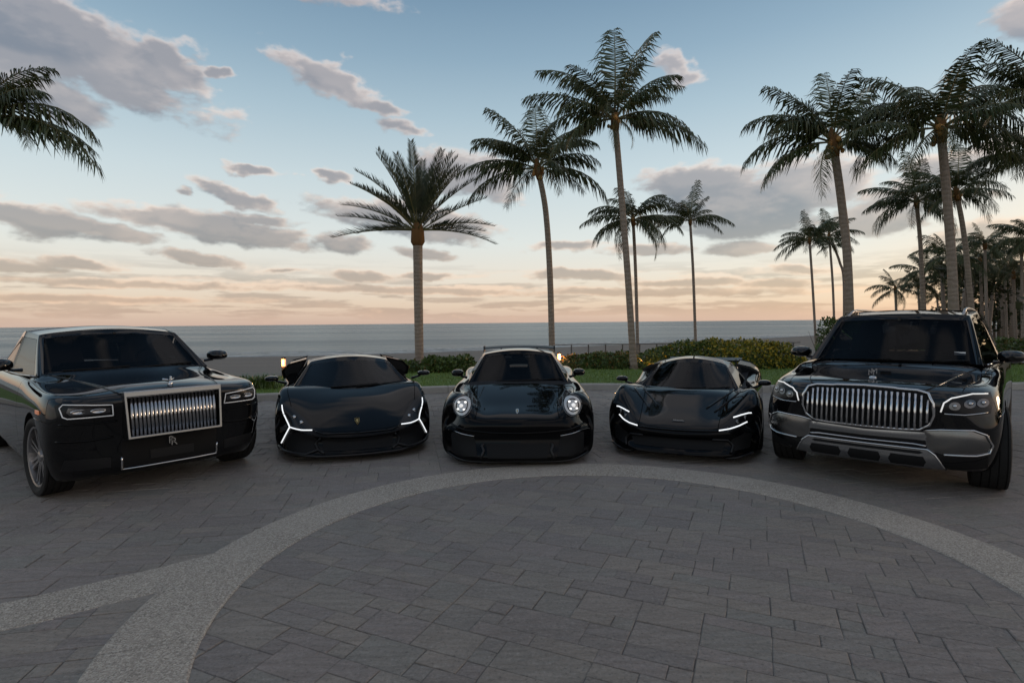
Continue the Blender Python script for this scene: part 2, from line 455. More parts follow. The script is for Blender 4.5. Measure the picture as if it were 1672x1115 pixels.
lawn = sheet('lawn', xs, [(lambda x, t=t: kerb_y(x) + .16 + t) for t in (0, .5, 1, 1.8, 2.6, 3.4, 4.2, 5.2, 6.5)], land_z, MAT['lawn_turf']); tag(lawn, kind='structure')
xs = [-900, -500, -300, -160, -100] + [-60 + 3 * i for i in range(41)] + [75, 100, 140, 200, 300, 500, 800, 1200]
def brow(t):
    return lambda x: (lambda a, b: a + (b - a) * t)(kerb_y(max(-59, min(59, x))) + 6.0, shore_y(x) + 12)
sand = sheet('beach', xs, [brow(t) for t in (0, .04, .08, .12, .17, .22, .28, .35, .45, .55, .65, .75, .82, .88, .93, 1)], lambda x, y: land_z(x, y) - .012, MAT['beach_sand']); tag(sand, kind='structure')
sea = link('sea', mesh('sea', [(-60000, 20, -3.1), (60000, 20, -3.1), (60000, 60000, -3.1), (-60000, 60000, -3.1)], [(0, 1, 2, 3)]), None, MAT['sea_water']); tag(sea, kind='structure')
# surf: two thin broken lines of foam where the sea meets the sand
rg = random.Random(4)
fm = MB()
for off, wd in ((-1.2, 1.5), (4.5, .9), (9.5, .7)):
    x = -170
    while x < 240:
        L = rg.uniform(8, 26); pts = []
        for k in range(9):
            xx = x + L * k / 8; w_ = wd * math.sin(math.pi * k / 8) * rg.uniform(.7, 1.2) + .02
            y = shore_y(xx) + off + .7 * math.sin(xx * .21 + off)
            pts.append((xx, y, w_))
        vs = []; 
        for (xx, y, w_) in pts: vs += [(xx, y - w_ * .5, -3.06), (xx, y + w_ * .5, -3.06), (xx, y, -2.99)]
        fs = []
        for k in range(8):
            a = 3 * k; fs += [(a, a + 3, a + 5, a + 2), (a + 2, a + 5, a + 4, a + 1)]
        fm.add(vs, fs); x += L * rg.uniform(.75, 1.5 if off > 0 else .95)
tag(fm.build('surf', MAT['surf_foam']), kind='stuff')

# kerb: separate lengths of concrete kerbstone
kb = empty('kerb', (0, 0, 0)); tag(kb, kind='structure')
acc = []; 
dense = catmull(kerb_px, 60)
seg = [dense[0]]; dist = 0
for a, b in zip(dense, dense[1:]):
    dist += (b - a).length; seg.append(b)
    if dist >= 1.5 or b is dense[-1]:
        if -26 < seg[0].x < 30:
            q = [seg[0], seg[len(seg) // 2], seg[-1]]; vs = []
            for i, p in enumerate(q):
                t = (q[min(i + 1, 2)] - q[max(i - 1, 0)]).normalized(); nn = Vector((-t.y, t.x))
                p = p + t * (.006 if i == 0 else (-.006 if i == 2 else 0))
                for (o_, z) in ((-.02, -.05), (-.005, .10), (.015, .125), (.15, .13), (.18, .115), (.18, -.05)):
                    vs.append((p.x + nn.x * o_, p.y + nn.y * o_, z))
            fs = [(i * 6 + j, i * 6 + j + 1, i * 6 + 7 + j, i * 6 + 6 + j)[::-1] for i in range(2) for j in range(5)] + [(0, 1, 2, 3, 4, 5), (17, 16, 15, 14, 13, 12)]
            link('kerbstone', mesh('kerbstone', vs, fs), kb, MAT['kerb_concrete'])
        seg = [b]; dist = 0

# ------------------------------------------------------------------ paving
def clip_poly(P, nx, ny, c, keep_less=True):
    o_ = []
    for i in range(len(P)):
        a, b = P[i], P[(i + 1) % len(P)]
        da = a[0] * nx + a[1] * ny - c; db = b[0] * nx + b[1] * ny - c
        if not keep_less: da, db = -da, -db
        if da <= 0: o_.append(a)
        if (da < 0 < db) or (db < 0 < da):
            t = da / (da - db); o_.append((a[0] + (b[0] - a[0]) * t, a[1] + (b[1] - a[1]) * t))
    return o_
def ashlar(w, h, seed):
    g = [[0] * w for _ in range(h)]; r = random.Random(seed); out_ = []
    for y in range(h):
        for x in range(w):
            if g[y][x]: continue
            opts = [(3, 2), (2, 1), (3, 1), (2, 1), (3, 2), (2, 2), (2, 1), (4, 2), (3, 1), (1, 1)]; r.shuffle(opts)
            for (a, b) in opts + [(1, 1)]:
                if x + a <= w and y + b <= h and all(not g[y + j][x + i] for j in range(b) for i in range(a)):
                    for j in range(b):
                        for i in range(a): g[y + j][x + i] = 1
                    out_.append((x, y, a, b)); break
    return out_
def tiles(org, ang, mod, w, h, seed):
    c, s_ = math.cos(ang), math.sin(ang)
    for (x, y, a, b) in ashlar(w, h, seed):
        x0, y0 = (x - w / 2) * mod, (y - h / 2) * mod; g = .0017
        P = [(x0 + g, y0 + g), (x0 + a * mod - g, y0 + g), (x0 + a * mod - g, y0 + b * mod - g), (x0 + g, y0 + b * mod - g)]
        yield [(org[0] + c * p[0] - s_ * p[1], org[1] + s_ * p[0] + c * p[1]) for p in P], (a, b)
RM = (R_IN + R_OUT) / 2
# the second band leaves the ring towards the left
BR = [(-2.02, 3.78), (-2.45, 3.48), (-2.9, 3.15), (-3.6, 2.72), (-4.6, 2.2), (-6.2, 1.6)]
paver_list = []
for P, (a, b) in tiles((.65, 3.53), RAD(-24), .115, 50, 50, 3):
    cx_ = sum(p[0] for p in P) / 4 - CC.x; cy_ = sum(p[1] for p in P) / 4 - CC.y; rr = math.hypot(cx_, cy_)
    if rr - .4 > RM: continue
    if rr + .4 > RM:
        k = math.atan2(cy_, cx_); n0 = (math.cos(k), math.sin(k))
        P = clip_poly(P, n0[0], n0[1], n0[0] * CC.x + n0[1] * CC.y + RM)
    if len(P) >= 3: paver_list.append(P)
for P, (a, b) in tiles((0, 5.0), RAD(11), .115, 244, 190, 5):
    cx_ = sum(p[0] for p in P) / 4; cy_ = sum(p[1] for p in P) / 4
    rr = math.hypot(cx_ - CC.x, cy_ - CC.y)
    if cy_ < -2.5 or cy_ > kerb_y(cx_) - .35 or rr + .4 < RM: continue
    if rr - .4 < RM:
        k = math.atan2(cy_ - CC.y, cx_ - CC.x); n0 = (math.cos(k), math.sin(k))
        P = clip_poly(P, n0[0], n0[1], n0[0] * CC.x + n0[1] * CC.y + RM + .004, False)
    if len(P) >= 3: paver_list.append(P)
rp = random.Random(8)
def paver_solid(P, bev=.004):
    c = Vector((sum(p[0] for p in P) / len(P), sum(p[1] for p in P) / len(P), 0)); n = len(P)
    z = rp.uniform(-.002, .002); tx, ty = rp.uniform(-.012, .012), rp.uniform(-.012, .012)
    top = []; mid = []; low = []
    for p in P:
        d = Vector((p[0], p[1], 0)) - c; jit = rp.uniform(-.004, .004)
        e = d.normalized(); q = d + e * jit
        zz = z + q.x * tx + q.y * ty
        i_ = q - e * bev * 1.5
        top.append((i_.x, i_.y, zz)); mid.append((q.x, q.y, zz - bev * .8)); low.append((q.x, q.y, -.04))
    vs = top + mid + low
    fs = [tuple(range(n))] + [(i, i + n, (i + 1) % n + n, (i + 1) % n) for i in range(n)] + [(i + n, i + 2 * n, (i + 1) % n + 2 * n, (i + 1) % n + n) for i in range(n)]
    return c, vs, fs
def shows(c):
    if c.y < 1.6: return 1e9
    u = 836 + 900 * c.x / c.y; v = 527 + 1494 / c.y
    if u < -60 or u > 1730 or v > 1160: return 1e9
    return c.length
solids = [paver_solid(P) for P in paver_list]
solids.sort(key=lambda s_: shows(s_[0]))
for c, vs, fs in solids[:300]:
    o = link('paver', mesh('paver', vs, fs), drive, MAT['slate_paver']); o.location = c
rest = MB()
for c, vs, fs in solids[300:]: rest.add([Vector(v) + c for v in vs], fs)
tag(rest.build('paver_field', MAT['slate_paver'], drive), kind='stuff')
jb = link('paving_joint', mesh('paving_joint', [(-16, -4, -.006), (18, -4, -.006), (18, 12.4, -.006), (-16, 11, -.006)], [(0, 1, 2, 3)]), drive, MAT['paver_joint'])

# concrete bands
def band(name, left, right, parent, top=.008):
    vs, fs = [], []; n = len(left)
    for a, b in zip(left, right):
        d = (b - a).normalized() * .012
        for p, z in ((a, -.04), (a, top - .006), (a + d, top), ((a + b) / 2, top + .003), (b - d, top), (b, top - .006), (b, -.04)):
            vs.append((p.x, p.y, z))
    for i in range(n - 1):
        for j in range(6): fs.append((7 * i + j, 7 * i + j + 1, 7 * i + 8 + j, 7 * i + 7 + j))
    return link(name, mesh(name, vs, fs), parent, MAT['exposed_aggregate'])
NB = 11
for s_ in range(NB):            # the ring is cast in lengths
    a0, a1 = 2 * math.pi * s_ / NB + .0005, 2 * math.pi * (s_ + 1) / NB - .0005
    an = [a0 + (a1 - a0) * k / 20 for k in range(21)]
    L = [CC + Vector((math.cos(k), math.sin(k))) * R_OUT for k in an]; Rr = [CC + Vector((math.cos(k), math.sin(k))) * R_IN for k in an]
    o = band('concrete_band', L, Rr, drive)
bc = catmull(BR, 6); L, Rr = [], []
for i, p in enumerate(bc):
    t = (bc[min(i + 1, len(bc) - 1)] - bc[max(i - 1, 0)]).normalized(); nn = Vector((-t.y, t.x)); hw = .21 + .05 * max(0, 1 - i / 5)
    L.append(p - nn * hw); Rr.append(p + nn * hw)
band('concrete_band', L, Rr, drive, .004)
# ------------------------------------------------------------------ plants
def f_frond(n, b):
    r = rnd(n); c = n.ramp(r, [(0, (.034, .050, .014)), (.45, (.050, .068, .020)), (.8, (.075, .084, .028)), (1, (.11, .095, .036))])
    n.put(b.inputs['Base Color'], c)
    b.inputs['Subsurface Weight'].default_value = 0
material('palm_leaflet', rough=.45, spec=.4, fn=f_frond)
def f_dleaf(n, b):
    r = rnd(n); n.put(b.inputs['Base Color'], n.ramp(r, [(0, (.035, .048, .025)), (.6, (.055, .068, .036)), (1, (.085, .085, .045))]))
material('date_leaflet', rough=.5, spec=.35, fn=f_dleaf)
material('frond_rib', (.13, .12, .045), .5)
def f_trunk(n, b):
    tcn = n.node('ShaderNodeTexCoord'); p = tcn.outputs['Object']; z = n.sep(p)[2]
    ring = n.node('ShaderNodeTexWave'); ring.wave_type = 'BANDS'; ring.bands_direction = 'Z'; n.put(ring.inputs['Vector'], p)
    ring.inputs['Scale'].default_value = 2.1; ring.inputs['Distortion'].default_value = 6.0; ring.inputs['Detail'].default_value = 3; ring.inputs['Detail Scale'].default_value = 1.5
    n1 = n.noise(p, 2.0, 5, .6); n2 = n.noise(n.vmath('MULTIPLY', p, (6, 6, 1)), 6, 5, .6)
    c = n.mix(n1, (.22, .175, .138), (.36, .295, .24)); c = n.mix(n.maprange(ring.outputs[1], .1, .5, .22, 0), c, (.11, .085, .066))
    c = n.mix(n.maprange(n2, .5, .75, 0, .4), c, (.42, .365, .31))
    n.put(b.inputs['Base Color'], c); bump(n, b, n.math('ADD', ring.outputs[1], n.math('MULTIPLY', n2, 1.2)), .45, .03)
material('palm_bark', rough=.85, spec=.2, fn=f_trunk)
material('palm_fibre', (.16, .085, .035), .9, spec=.1)
def f_nut(n, b): n.put(b.inputs['Base Color'], n.ramp(rnd(n), [(0, (.30, .13, .03)), (.5, (.48, .24, .06)), (1, (.26, .18, .05))]))
material('coconut_husk', rough=.6, fn=f_nut)

rf = random.Random(21)
def frond_mesh(name, el0, droop, n=46, leaf=.26, stiff=False, seed=0, bare=.14):
    """a feather leaf of unit length in the x-z plane"""
    r = random.Random(seed); pts = []; x = z = 0.0; K = 24; tg = []
    for k in range(K + 1):
        s_ = k / K; th = RAD(el0 - droop * s_ ** 1.35)
        pts.append(Vector((x, 0, z))); tg.append(Vector((math.cos(th), 0, math.sin(th))))
        x += math.cos(th) / K; z += math.sin(th) / K
    mb = MB()
    mb.tube(pts[::3], [.012 * (1 - .85 * k / 8) for k in range(9)], 5, 1)
    for side in (-1, 1):
        for i in range(n):
            s_ = bare + (1 - bare) * (i + r.uniform(-.3, .3)) / (n - 1); s_ = min(max(s_, bare), .995)
            f = s_ * K; k = min(int(f), K - 1); p = pts[k].lerp(pts[k + 1], f - k); t = tg[k]
            up = Vector((-t.z, 0, t.x)); u_ = (s_ - bare) / (1 - bare)
            L = leaf * (.35 + 1.0 * math.sin(math.pi * min(1, .12 + .80 * u_)) ** .8) * (r.uniform(.62, 1.12) if not stiff else r.uniform(.82, 1.1)) * (1 - .35 * u_)
            if not stiff and r.random() < .05: continue
            if stiff:
                d = (Vector((0, side, 0)) * .62 + t * .75 + up * (.42 + r.uniform(-.2, .2))).normalized(); g = .12
            else:
                d = (Vector((0, side, 0)) * r.uniform(.5, .85) + t * (.42 + .4 * u_) + up * r.uniform(-.15, .2) + Vector((0, 0, -.38))).normalized(); g = r.uniform(.5, 2.1)
            w_ = (.0104 if not stiff else .0095) * (1 - .4 * u_)
            q = [p, None, None]; dd = d.copy(); q[1] = p + dd * L * .5
            dd = (dd + Vector((0, 0, -g))).normalized(); q[2] = q[1] + dd * L * .5
            ax = t * w_
            vs = [p - ax * .6, p + ax * .6, q[1] - ax + Vector((0, 0, -.003)), q[1] + ax, q[2]]
            mb.add(vs, [(0, 1, 3, 2), (2, 3, 4)], 0)
    return mb.mesh(name)
ELS = [84, 68, 52, 36, 20, 5, -12, -32]
COCO = {}; DATE = {}
for i, e in enumerate(ELS):
    COCO[e] = [frond_mesh('frond', e, dr, 56, .30, False, 10 * i + j) for j, dr in enumerate((60, 85) if e < 40 else ((62, 88) if e < 60 else ((48, 75) if e < 80 else (22, 38))))]
    for m_ in COCO[e]: m_.materials.append(MAT['palm_leaflet']); m_.materials.append(MAT['frond_rib'])
for i, e in enumerate(ELS[:7]):
    DATE[e] = [frond_mesh('frond', e, dr, 60, .155, True, 300 + 10 * i + j, .16) for j, dr in enumerate((18, 30))]
    for m_ in DATE[e]: m_.materials.append(MAT['date_leaflet']); m_.materials.append(MAT['frond_rib'])
def near_key(d, e): return min(d, key=lambda k: abs(k - e))

def palm(label, Y, crown, mids, base, length, r0_, r1_, fronds, group, kind='coco', nuts=0, seed=0, name='coconut_palm', fibre=True, base_y=None, flare=1.45, trunk_k=.74):
    """base, mids and crown are points of the trunk at the depth Y; fronds: (azimuth, elevation, scale)"""
    r = random.Random(seed)
    B = at(*base, base_y or Y); B.z = max(-2.5, land_z(B.x, B.y) - .05) if B.y > 13 else -.05
    T = [at(*p, (base_y or Y) + (Y - (base_y or Y)) * (k + 1) / (len(mids) + 1)) for k, p in enumerate(mids[::-1])]
    Cn = at(*crown, Y); r0_ *= trunk_k; r1_ *= trunk_k
    root = empty(name, B); tag(root, label, 'palm tree', group)
    path = catmull([B] + T + [Cn], 7); n = len(path)
    rad = [r0_ * (flare if k == 0 else (1 + (flare - 1) * .35 if k == 1 else 1)) * (1 - k / (n - 1)) + r1_ * k / (n - 1) for k in range(n)]
    mb = MB(); mb.tube([p - B for p in path], rad, 12)
    mb.build('trunk', MAT['palm_bark'], root, True)
    Cl = Cn - B; ax = (path[-1] - path[-2]).normalized()
    # sheaths of the leaf bases
    mb = MB()
    if kind == 'coco':
        mb.tube([Cl - ax * r1_ * 2.5, Cl + ax * r1_ * .5, Cl + ax * r1_ * 3.2, Cl + ax * r1_ * 6], [r1_ * .95, r1_ * 1.55, r1_ * 1.4, r1_ * .4], 9)
    else:
        mb.tube([Cl - ax * r1_ * 2.2, Cl - ax * r1_ * 1.4, Cl + ax * r1_ * 1, Cl + ax * r1_ * 3], [r1_ * 1.0, r1_ * 1.45, r1_ * 1.3, r1_ * .6], 12)
    mb.build('leaf_sheath', MAT['palm_fibre'], root, True)
    o0 = Cl + ax * r1_ * (2.2 if kind == 'coco' else 1.0)
    lib = COCO if kind == 'coco' else DATE
    for (a, e, s_) in fronds:
        ke = near_key(lib, e); me = lib[ke][r.randrange(2)]
        o = D.objects.new('frond', me); col.objects.link(o); o.parent = root
        o.location = o0 + Vector((math.cos(RAD(a)), math.sin(RAD(a)), 0)) * r1_ * .6 + Vector((0, 0, r1_ * (1.2 if e > 40 else 0)))
        o.rotation_euler = (RAD(r.uniform(-14, 14)), RAD(-(e - ke) * .8), RAD(a)); L = length * s_
        o.scale = (L, L * (.95 if r.random() < .5 else -.95), L)
    if nuts:
        mb = MB()
        for k in range(nuts):
            a = r.uniform(0, 2 * math.pi); q = Cl + Vector((math.cos(a), math.sin(a), 0)) * r1_ * r.uniform(1.2, 2.4) + Vector((0, 0, r1_ * r.uniform(-1.6, 2.6)))
            mb.ball(q, r1_ * r.uniform(.55, .8), 0, 8, 5, (1, 1, 1.25))
        mb.build('coconut_cluster', MAT['coconut_husk'], root, True)
    return root
def fill(r, n, lo=-25, hi=80, s0=.8, s1=1.05):
    """random fronds spread round the crown"""
    o_ = []
    for k in range(n):
        a = k * 137.5 + r.uniform(-25, 25); e = lo + (hi - lo) * ((k + .5) / n) + r.uniform(-8, 8)
        o_.append((a, e, r.uniform(s0, s1) * (1 if e < 60 else .85)))
    return o_
q = random.Random
big = 'coconut palms along the driveway lawn'; sm = 'slender palms by the beach'
palm('stiff feathery date palm standing alone behind the gap between the two left sports cars', 20.5, (682, 384), [(683, 480)], (685, 600), 3.0, .165, .19,
     [(180, 2, 1.02), (176, 18, .98), (183, 30, .95), (170, 42, .95), (186, 55, .95), (200, 70, .95), (90, 80, .9), (300, 82, .92), (20, 70, .95), (-5, 56, .9), (8, 44, .92), (-8, 30, .9), (4, 14, .92), (0, 0, .95), (10, 8, .8), (190, 8, .7), (225, 40, .9), (315, 45, .9), (270, 60, .9), (250, 25, .85), (290, 20, .85), (60, 40, .9), (120, 42, .9), (90, 60, .9), (45, 20, .85), (135, 18, .85), (160, 66, .92), (40, 62, .92), (230, 66, .95), (330, 66, .93), (270, 78, .95), (110, 72, .95), (70, 74, .93)],
     'date palms', 'date', 0, 1, 'date_palm', flare=1.15, trunk_k=.95)
palm('curved coconut palm rising just behind the right side of the middle sports car', 21.5, (880, 285), [(891, 345), (898, 450)], (902, 592), 3.0, .165, .14,
     [(180, 22, 1.05), (184, -2, 1.0), (176, 52, .95), (190, 68, .95), (0, 8, 1.1), (6, 36, .8), (-10, 52, .85), (90, 84, 1.0), (20, 66, .95), (200, 42, .9)] + fill(q(2), 12, -8, 78, .7, .95), big, 'coco', 6, 2)
palm('tallest coconut palm, its pale trunk leaning behind the fourth car from the left', 18.3, (1005, 205), [(1013, 300), (1025, 450)], (1035, 607), 2.95, .155, .13,
     [(90, 84, 1.15), (20, 80, 1.05), (180, 40, 1.05), (176, 58, 1.0), (185, 20, .9), (190, -6, .9), (0, 22, .95), (-4, 4, 1.05), (8, 44, .7), (210, 0, .8), (250, -26, .5), (330, -30, .4)] + fill(q(3), 11, -4, 76, .65, .9), big, 'coco', 5, 3)
palm('slender dark palm close behind the tallest coconut palm', 26, (1034, 365), [(1038, 450)], (1042, 592), 2.5, .11, .10,
     [(180, 20, 1.0), (184, 2, .95), (170, 44, .9), (0, 22, .9), (4, -4, .9), (10, 50, .9), (200, -20, .7)] + fill(q(4), 15, -25, 78), sm, 'coco', 4, 4)
palm('thin palm with a small crown rising from the yellow-green hedge', 30, (1127, 365), [(1132, 450)], (1137, 575), 2.2, .11, .09,
     [(180, 28, 1.0), (0, 20, 1.1), (180, 60, .9), (30, 82, 1.05), (170, 2, .85)] + fill(q(5), 12, 0, 75, .7, .95), sm, 'coco', 0, 5)
palm('thin small palm, the left one of the pair in front of the open sea', 34, (1322, 396), [(1327, 470)], (1334, 575), 2.25, .10, .09,
     [(180, 12, 1.0), (184, -4, 1.05), (0, 10, .9), (10, 60, .95)] + fill(q(6), 13, -10, 78, .7, .95), sm, 'coco', 0, 6)
palm('thin small palm at the right of the pair in front of the open sea', 36, (1354, 388), [(1360, 470)], (1364, 575), 2.15, .10, .09,
     [(180, 20, .9), (0, 8, .9), (90, 80, .95)] + fill(q(7), 14, -15, 78, .7, .95), sm, 'coco', 2, 7)
palm('thin palm with a bent trunk tucked behind a thick pale trunk', 38, (1362, 404), [(1371, 428), (1378, 462)], (1378, 575), 1.5, .12, .10,
     fill(q(8), 11, -10, 70, .7, .95), sm, 'coco', 0, 8)
palm('thick palm with orange nuts left of the big chrome-grilled car', 17.5, (1362, 245), [(1374, 330), (1384, 430)], (1390, 615), 2.95, .175, .155,
     [(180, 20, 1.05), (186, -6, 1.0), (178, 44, 1.0), (172, 62, .9), (0, 46, .95), (6, 24, .8), (-8, 2, .7), (215, -30, .85), (90, 76, .9), (30, 66, .95), (200, 32, .95), (330, -12, .6)] + fill(q(9), 10, 5, 78, .65, .9), big, 'coco', 22, 9)
palm('thick coconut palm rising over the roof of the big chrome-grilled car', 16.5, (1537, 222), [(1546, 320), (1554, 430)], (1562, 620), 3.1, .175, .15,
     [(180, 18, .95), (184, -4, .98), (176, 40, .85), (14, 58, 1.1), (20, 44, 1.05), (0, 28, 1.0), (-4, 12, 1.0), (-8, -4, .9), (140, 66, .95), (200, -26, .75), (235, -12, .7), (90, 74, .9)] + fill(q(10), 9, 0, 76, .65, .9), big, 'coco', 8, 10)
palm('mid-sized palm left of the thick trunk that rises over the big car', 24, (1497, 335), [(1504, 420)], (1509, 600), 2.45, .12, .10,
     [(180, 24, .95), (184, -2, 1.0), (0, 20, .9), (8, -8, .85), (90, 80, 1.0)] + fill(q(11), 15, -20, 78, .7, .95), big, 'coco', 4, 11)
palm('mid-sized leaning palm right of the thick trunk that rises over the big car', 22, (1563, 322), [(1576, 400)], (1594, 610), 2.25, .14, .11,
     [(180, 36, .9), (0, 40, .95), (0, 10, .85), (60, 78, 1.05), (190, -10, .7)] + fill(q(12), 13, -15, 74, .65, .9), big, 'coco', 4, 12)
palm('tall palm beyond the right edge, its upper fronds hanging into view', 15.5, (1712, 172), [(1720, 330)], (1730, 640), 2.35, .17, .15,
     [(180, 24, .85), (184, 44, .9), (176, 64, .95), (190, 2, .9), (170, 10, .8)] + fill(q(13), 8, 0, 78, .6, .8), big, 'coco', 4, 13)
palm('lower palm beyond the right edge, a long frond reaching in over the mid-sized palms', 18, (1690, 268), [(1696, 400)], (1704, 640), 2.4, .15, .13,
     [(180, 14, .95), (186, -4, .9), (176, 38, .85), (240, -10, .6), (170, 60, .9)] + fill(q(14), 12, -5, 76, .7, .9), big, 'coco', 9, 14)
palm('short palm at the right edge in front of the dark grove', 24, (1690, 402), [(1680, 470)], (1668, 600), 1.9, .15, .14,
     [(180, 20, .9), (186, -6, .95), (176, 44, .9)] + fill(q(15), 14, -15, 78, .7, .95), big, 'coco', 3, 15)
palm('palm beyond the left edge whose long fronds hang in over the large saloon', 13.5, (-38, 208), [(-46, 350)], (-58, 655), 3.35, .18, .16,
     [(0, 24, .92), (-4, 0, 1.0), (4, 52, .5), (8, 66, .62), (-12, 40, .45), (12, 10, .75)] + fill(q(16), 11, 0, 78, .5, .65), big, 'coco', 4, 16)
# the far grove at the right
rg = random.Random(33)
spots = [(1462, 476, 46, 40), (1508, 446, 44, 48), (1499, 468, 52, 36), (1549, 424, 42, 60), (1540, 462, 50, 44), (1576, 440, 46, 44), (1600, 428, 44, 48), (1622, 446, 50, 44), (1640, 430, 46, 46), (1655, 452, 42, 44),
         (1588, 468, 56, 38), (1612, 474, 54, 38), (1646, 478, 58, 38), (1566, 484, 60, 34), (1530, 486, 60, 32), (1608, 404, 40, 46), (1668, 415, 40, 50), (1585, 452, 64, 34), (1632, 460, 66, 34), (1660, 474, 66, 36)]
where = ['lowest and leftmost small palm of the far grove, alone against the orange sky', 'shaggy small palm of the far grove just left of the thick trunk', 'small drooping palm low behind the shaggy one at the left end of the grove',
    'highest palm of the far grove, its crown behind the thick trunk', 'small grove palm low beside the thick trunk', 'grove palm between the thick trunk and the leaning mid-sized trunk', 'high grove palm just right of the leaning mid-sized trunk',
    'grove palm second from the highest crowns right of the leaning trunk', 'high grove palm near the right edge', 'lower grove palm nearest the right edge', 'low grove palm at the foot of the leaning trunk', 'low dark grove palm right of the leaning trunk, behind the roof rail',
    'low grove palm near the right edge under the higher crowns', 'small grove palm half sunk in the undergrowth at the leaning trunk', 'small grove palm half sunk in the undergrowth left of the thick trunk',
    'tallest of the grove palms right of the leaning mid-sized trunk', 'tall grove palm cut by the right edge of the picture', 'distant small grove palm between the leaning trunk and its right neighbour', 'distant small grove palm in the middle of the right-hand cluster', 'distant small grove palm low at the right edge']
for i, (x, y, Yd, L) in enumerate(spots):
    lab = where[i]
    t = palm(lab, Yd, (x, y), [], (x + rg.uniform(1, 8), 545), L * Yd / 900 * 1.12, .15, .12, fill(q(50 + i), 15, -30, 78, .75, 1.0), 'palms of the far grove', 'coco', 0, 50 + i)

# --- leafy shrubs and hedges
def f_leaf(cs):
    def fn(n, b):
        n1 = n.noise(wpos(n), 1.4, 4); n.put(b.inputs['Base Color'], n.ramp(n.math('ADD', n.math('MULTIPLY', rnd(n), .65), n.math('MULTIPLY', n1, .35)), cs))
    return fn
material('hedge_leaf', rough=.45, spec=.35, fn=f_leaf([(0, (.034, .058, .014)), (.5, (.068, .108, .024)), (.9, (.12, .165, .038)), (1, (.18, .20, .05))]))
material('croton_leaf', rough=.45, spec=.35, fn=f_leaf([(0, (.06, .09, .018)), (.3, (.14, .16, .025)), (.55, (.34, .27, .03)), (.85, (.50, .34, .035)), (1, (.50, .24, .03))]))
material('ochre_leaf', rough=.5, spec=.3, fn=f_leaf([(0, (.05, .05, .015)), (.5, (.16, .11, .03)), (1, (.26, .15, .04))]))
material('shrub_twig', (.06, .045, .03), .9)
def shrub(name, label, cat, x0, x1, y0, y1, zt, n, mts, seed, group=None, leaf=.09, zfun=None, yel=None, bumpy=.17):
    """a planted mass: a twig core and loose leaves all through its outer volume"""
    r = random.Random(seed); cx_, cy_ = (x0 + x1) / 2, (y0 + y1) / 2
    gz = min(land_z(cx_, cy_), land_z(x0, cy_), land_z(x1, cy_)) - .05
    root = empty(name, (cx_, cy_, gz)); tag(root, label, cat, group)
    ph = [r.uniform(0, 6.28) for _ in range(6)]
    def top(x, y):
        u = (x - x0) / (x1 - x0) * 2 - 1; v = (y - y0) / (y1 - y0) * 2 - 1
        e = max(0.0, 1 - abs(u) ** 9) ** .5 * max(0.0, 1 - abs(v) ** 3.2) ** .5
        k = 1 + bumpy * (.5 * math.sin(x * 2.1 + ph[0]) * math.sin(y * 2.7 + ph[1]) + .35 * math.sin(x * 4.7 + ph[2]) + .3 * math.sin(x * 9 + y * 7 + ph[3]))
        return (zfun(x) if zfun else zt) * e * k - gz
    mb = MB()
    for i in range(n):
        for _ in range(20):
            x = r.uniform(x0, x1); y = y0 + (y1 - y0) * r.random() ** 1.5; t = top(x, y)
            if t > .06: break
        z = t * (1 - r.random() ** 2.6 * .95) if r.random() < .72 else t * r.uniform(0, 1)
        s_ = leaf * r.uniform(.6, 1.35); d = Vector((r.gauss(0, 1), r.gauss(-.3, 1), r.gauss(.5, .8))).normalized()
        w_ = d.cross(Vector((r.gauss(0, 1), r.gauss(0, 1), r.gauss(0, 1)))).normalized() * s_ * .30
        p = Vector((x - cx_, y - cy_, max(.02, z)))
        mi = 0
        if yel and r.random() < yel(x, z / max(.05, t)): mi = 1
        mb.add([p, p + d * s_ * .5 + w_, p + d * s_, p + d * s_ * .5 - w_], [(0, 1, 2, 3)], mi)
    fo = mb.build('foliage', mts, root); 
    core = MB(); nx = max(4, int((x1 - x0) / .35))
    for i in range(nx):
        for j in range(3):
            x = x0 + (x1 - x0) * (i + .5) / nx; y = y0 + (y1 - y0) * (j + .7) / 3.6; t = top(x, y)
            if t < .15: continue
            for k in range(3):
                a = r.uniform(0, 6.28); d = Vector((math.cos(a) * .35, math.sin(a) * .35, 1)).normalized()
                core.tube([(x - cx_, y - cy_, -.05), Vector((x - cx_, y - cy_, 0)) + d * t * .45, Vector((x - cx_, y - cy_, 0)) + d * t * .8 + Vector((r.uniform(-.08, .08), 0, 0))], [.018, .012, .005], 4)
            core.ball((x - cx_, y - cy_, t * .36), min(.34, t * .45), 1, 6, 4, (1, .8, .9))
    core.build('twig', [MAT['shrub_twig'], MAT['hedge_leaf']], root)
    return root
HL, CL_, OL = MAT['hedge_leaf'], MAT['croton_leaf'], MAT['ochre_leaf']
def X(px, Y): return at(px, 560, Y).x
def Z(py, px, Y): return at(px, py, Y).z
shrub('hedge', 'tall rounded hedge with yellow and green leaves behind the fourth car', 'hedge', X(1044, 20), X(1298, 20), 18.9, 21.5, 1.1, 15000, [HL, CL_], 1, None, .105,
      lambda x: (.52 + .36 * min(1, max(0, (x - X(1050, 20)) / 1.6))) * (1 if x < X(1260, 20) else .96), lambda x, f: .12 + 1.15 * max(0, f - .35) * min(1, max(0, (x - X(1110, 20)) / 1.5)))
shrub('hedge', 'low dark clipped hedge between the middle car and the pale leaning trunk', 'hedge', X(918, 19), X(1046, 19), 18.2, 20.2, .55, 6500, [HL, OL], 2, None, .09, None, lambda x, f: .05 + .35 * max(0, f - .5) + (.5 if x < X(940, 19) else 0))
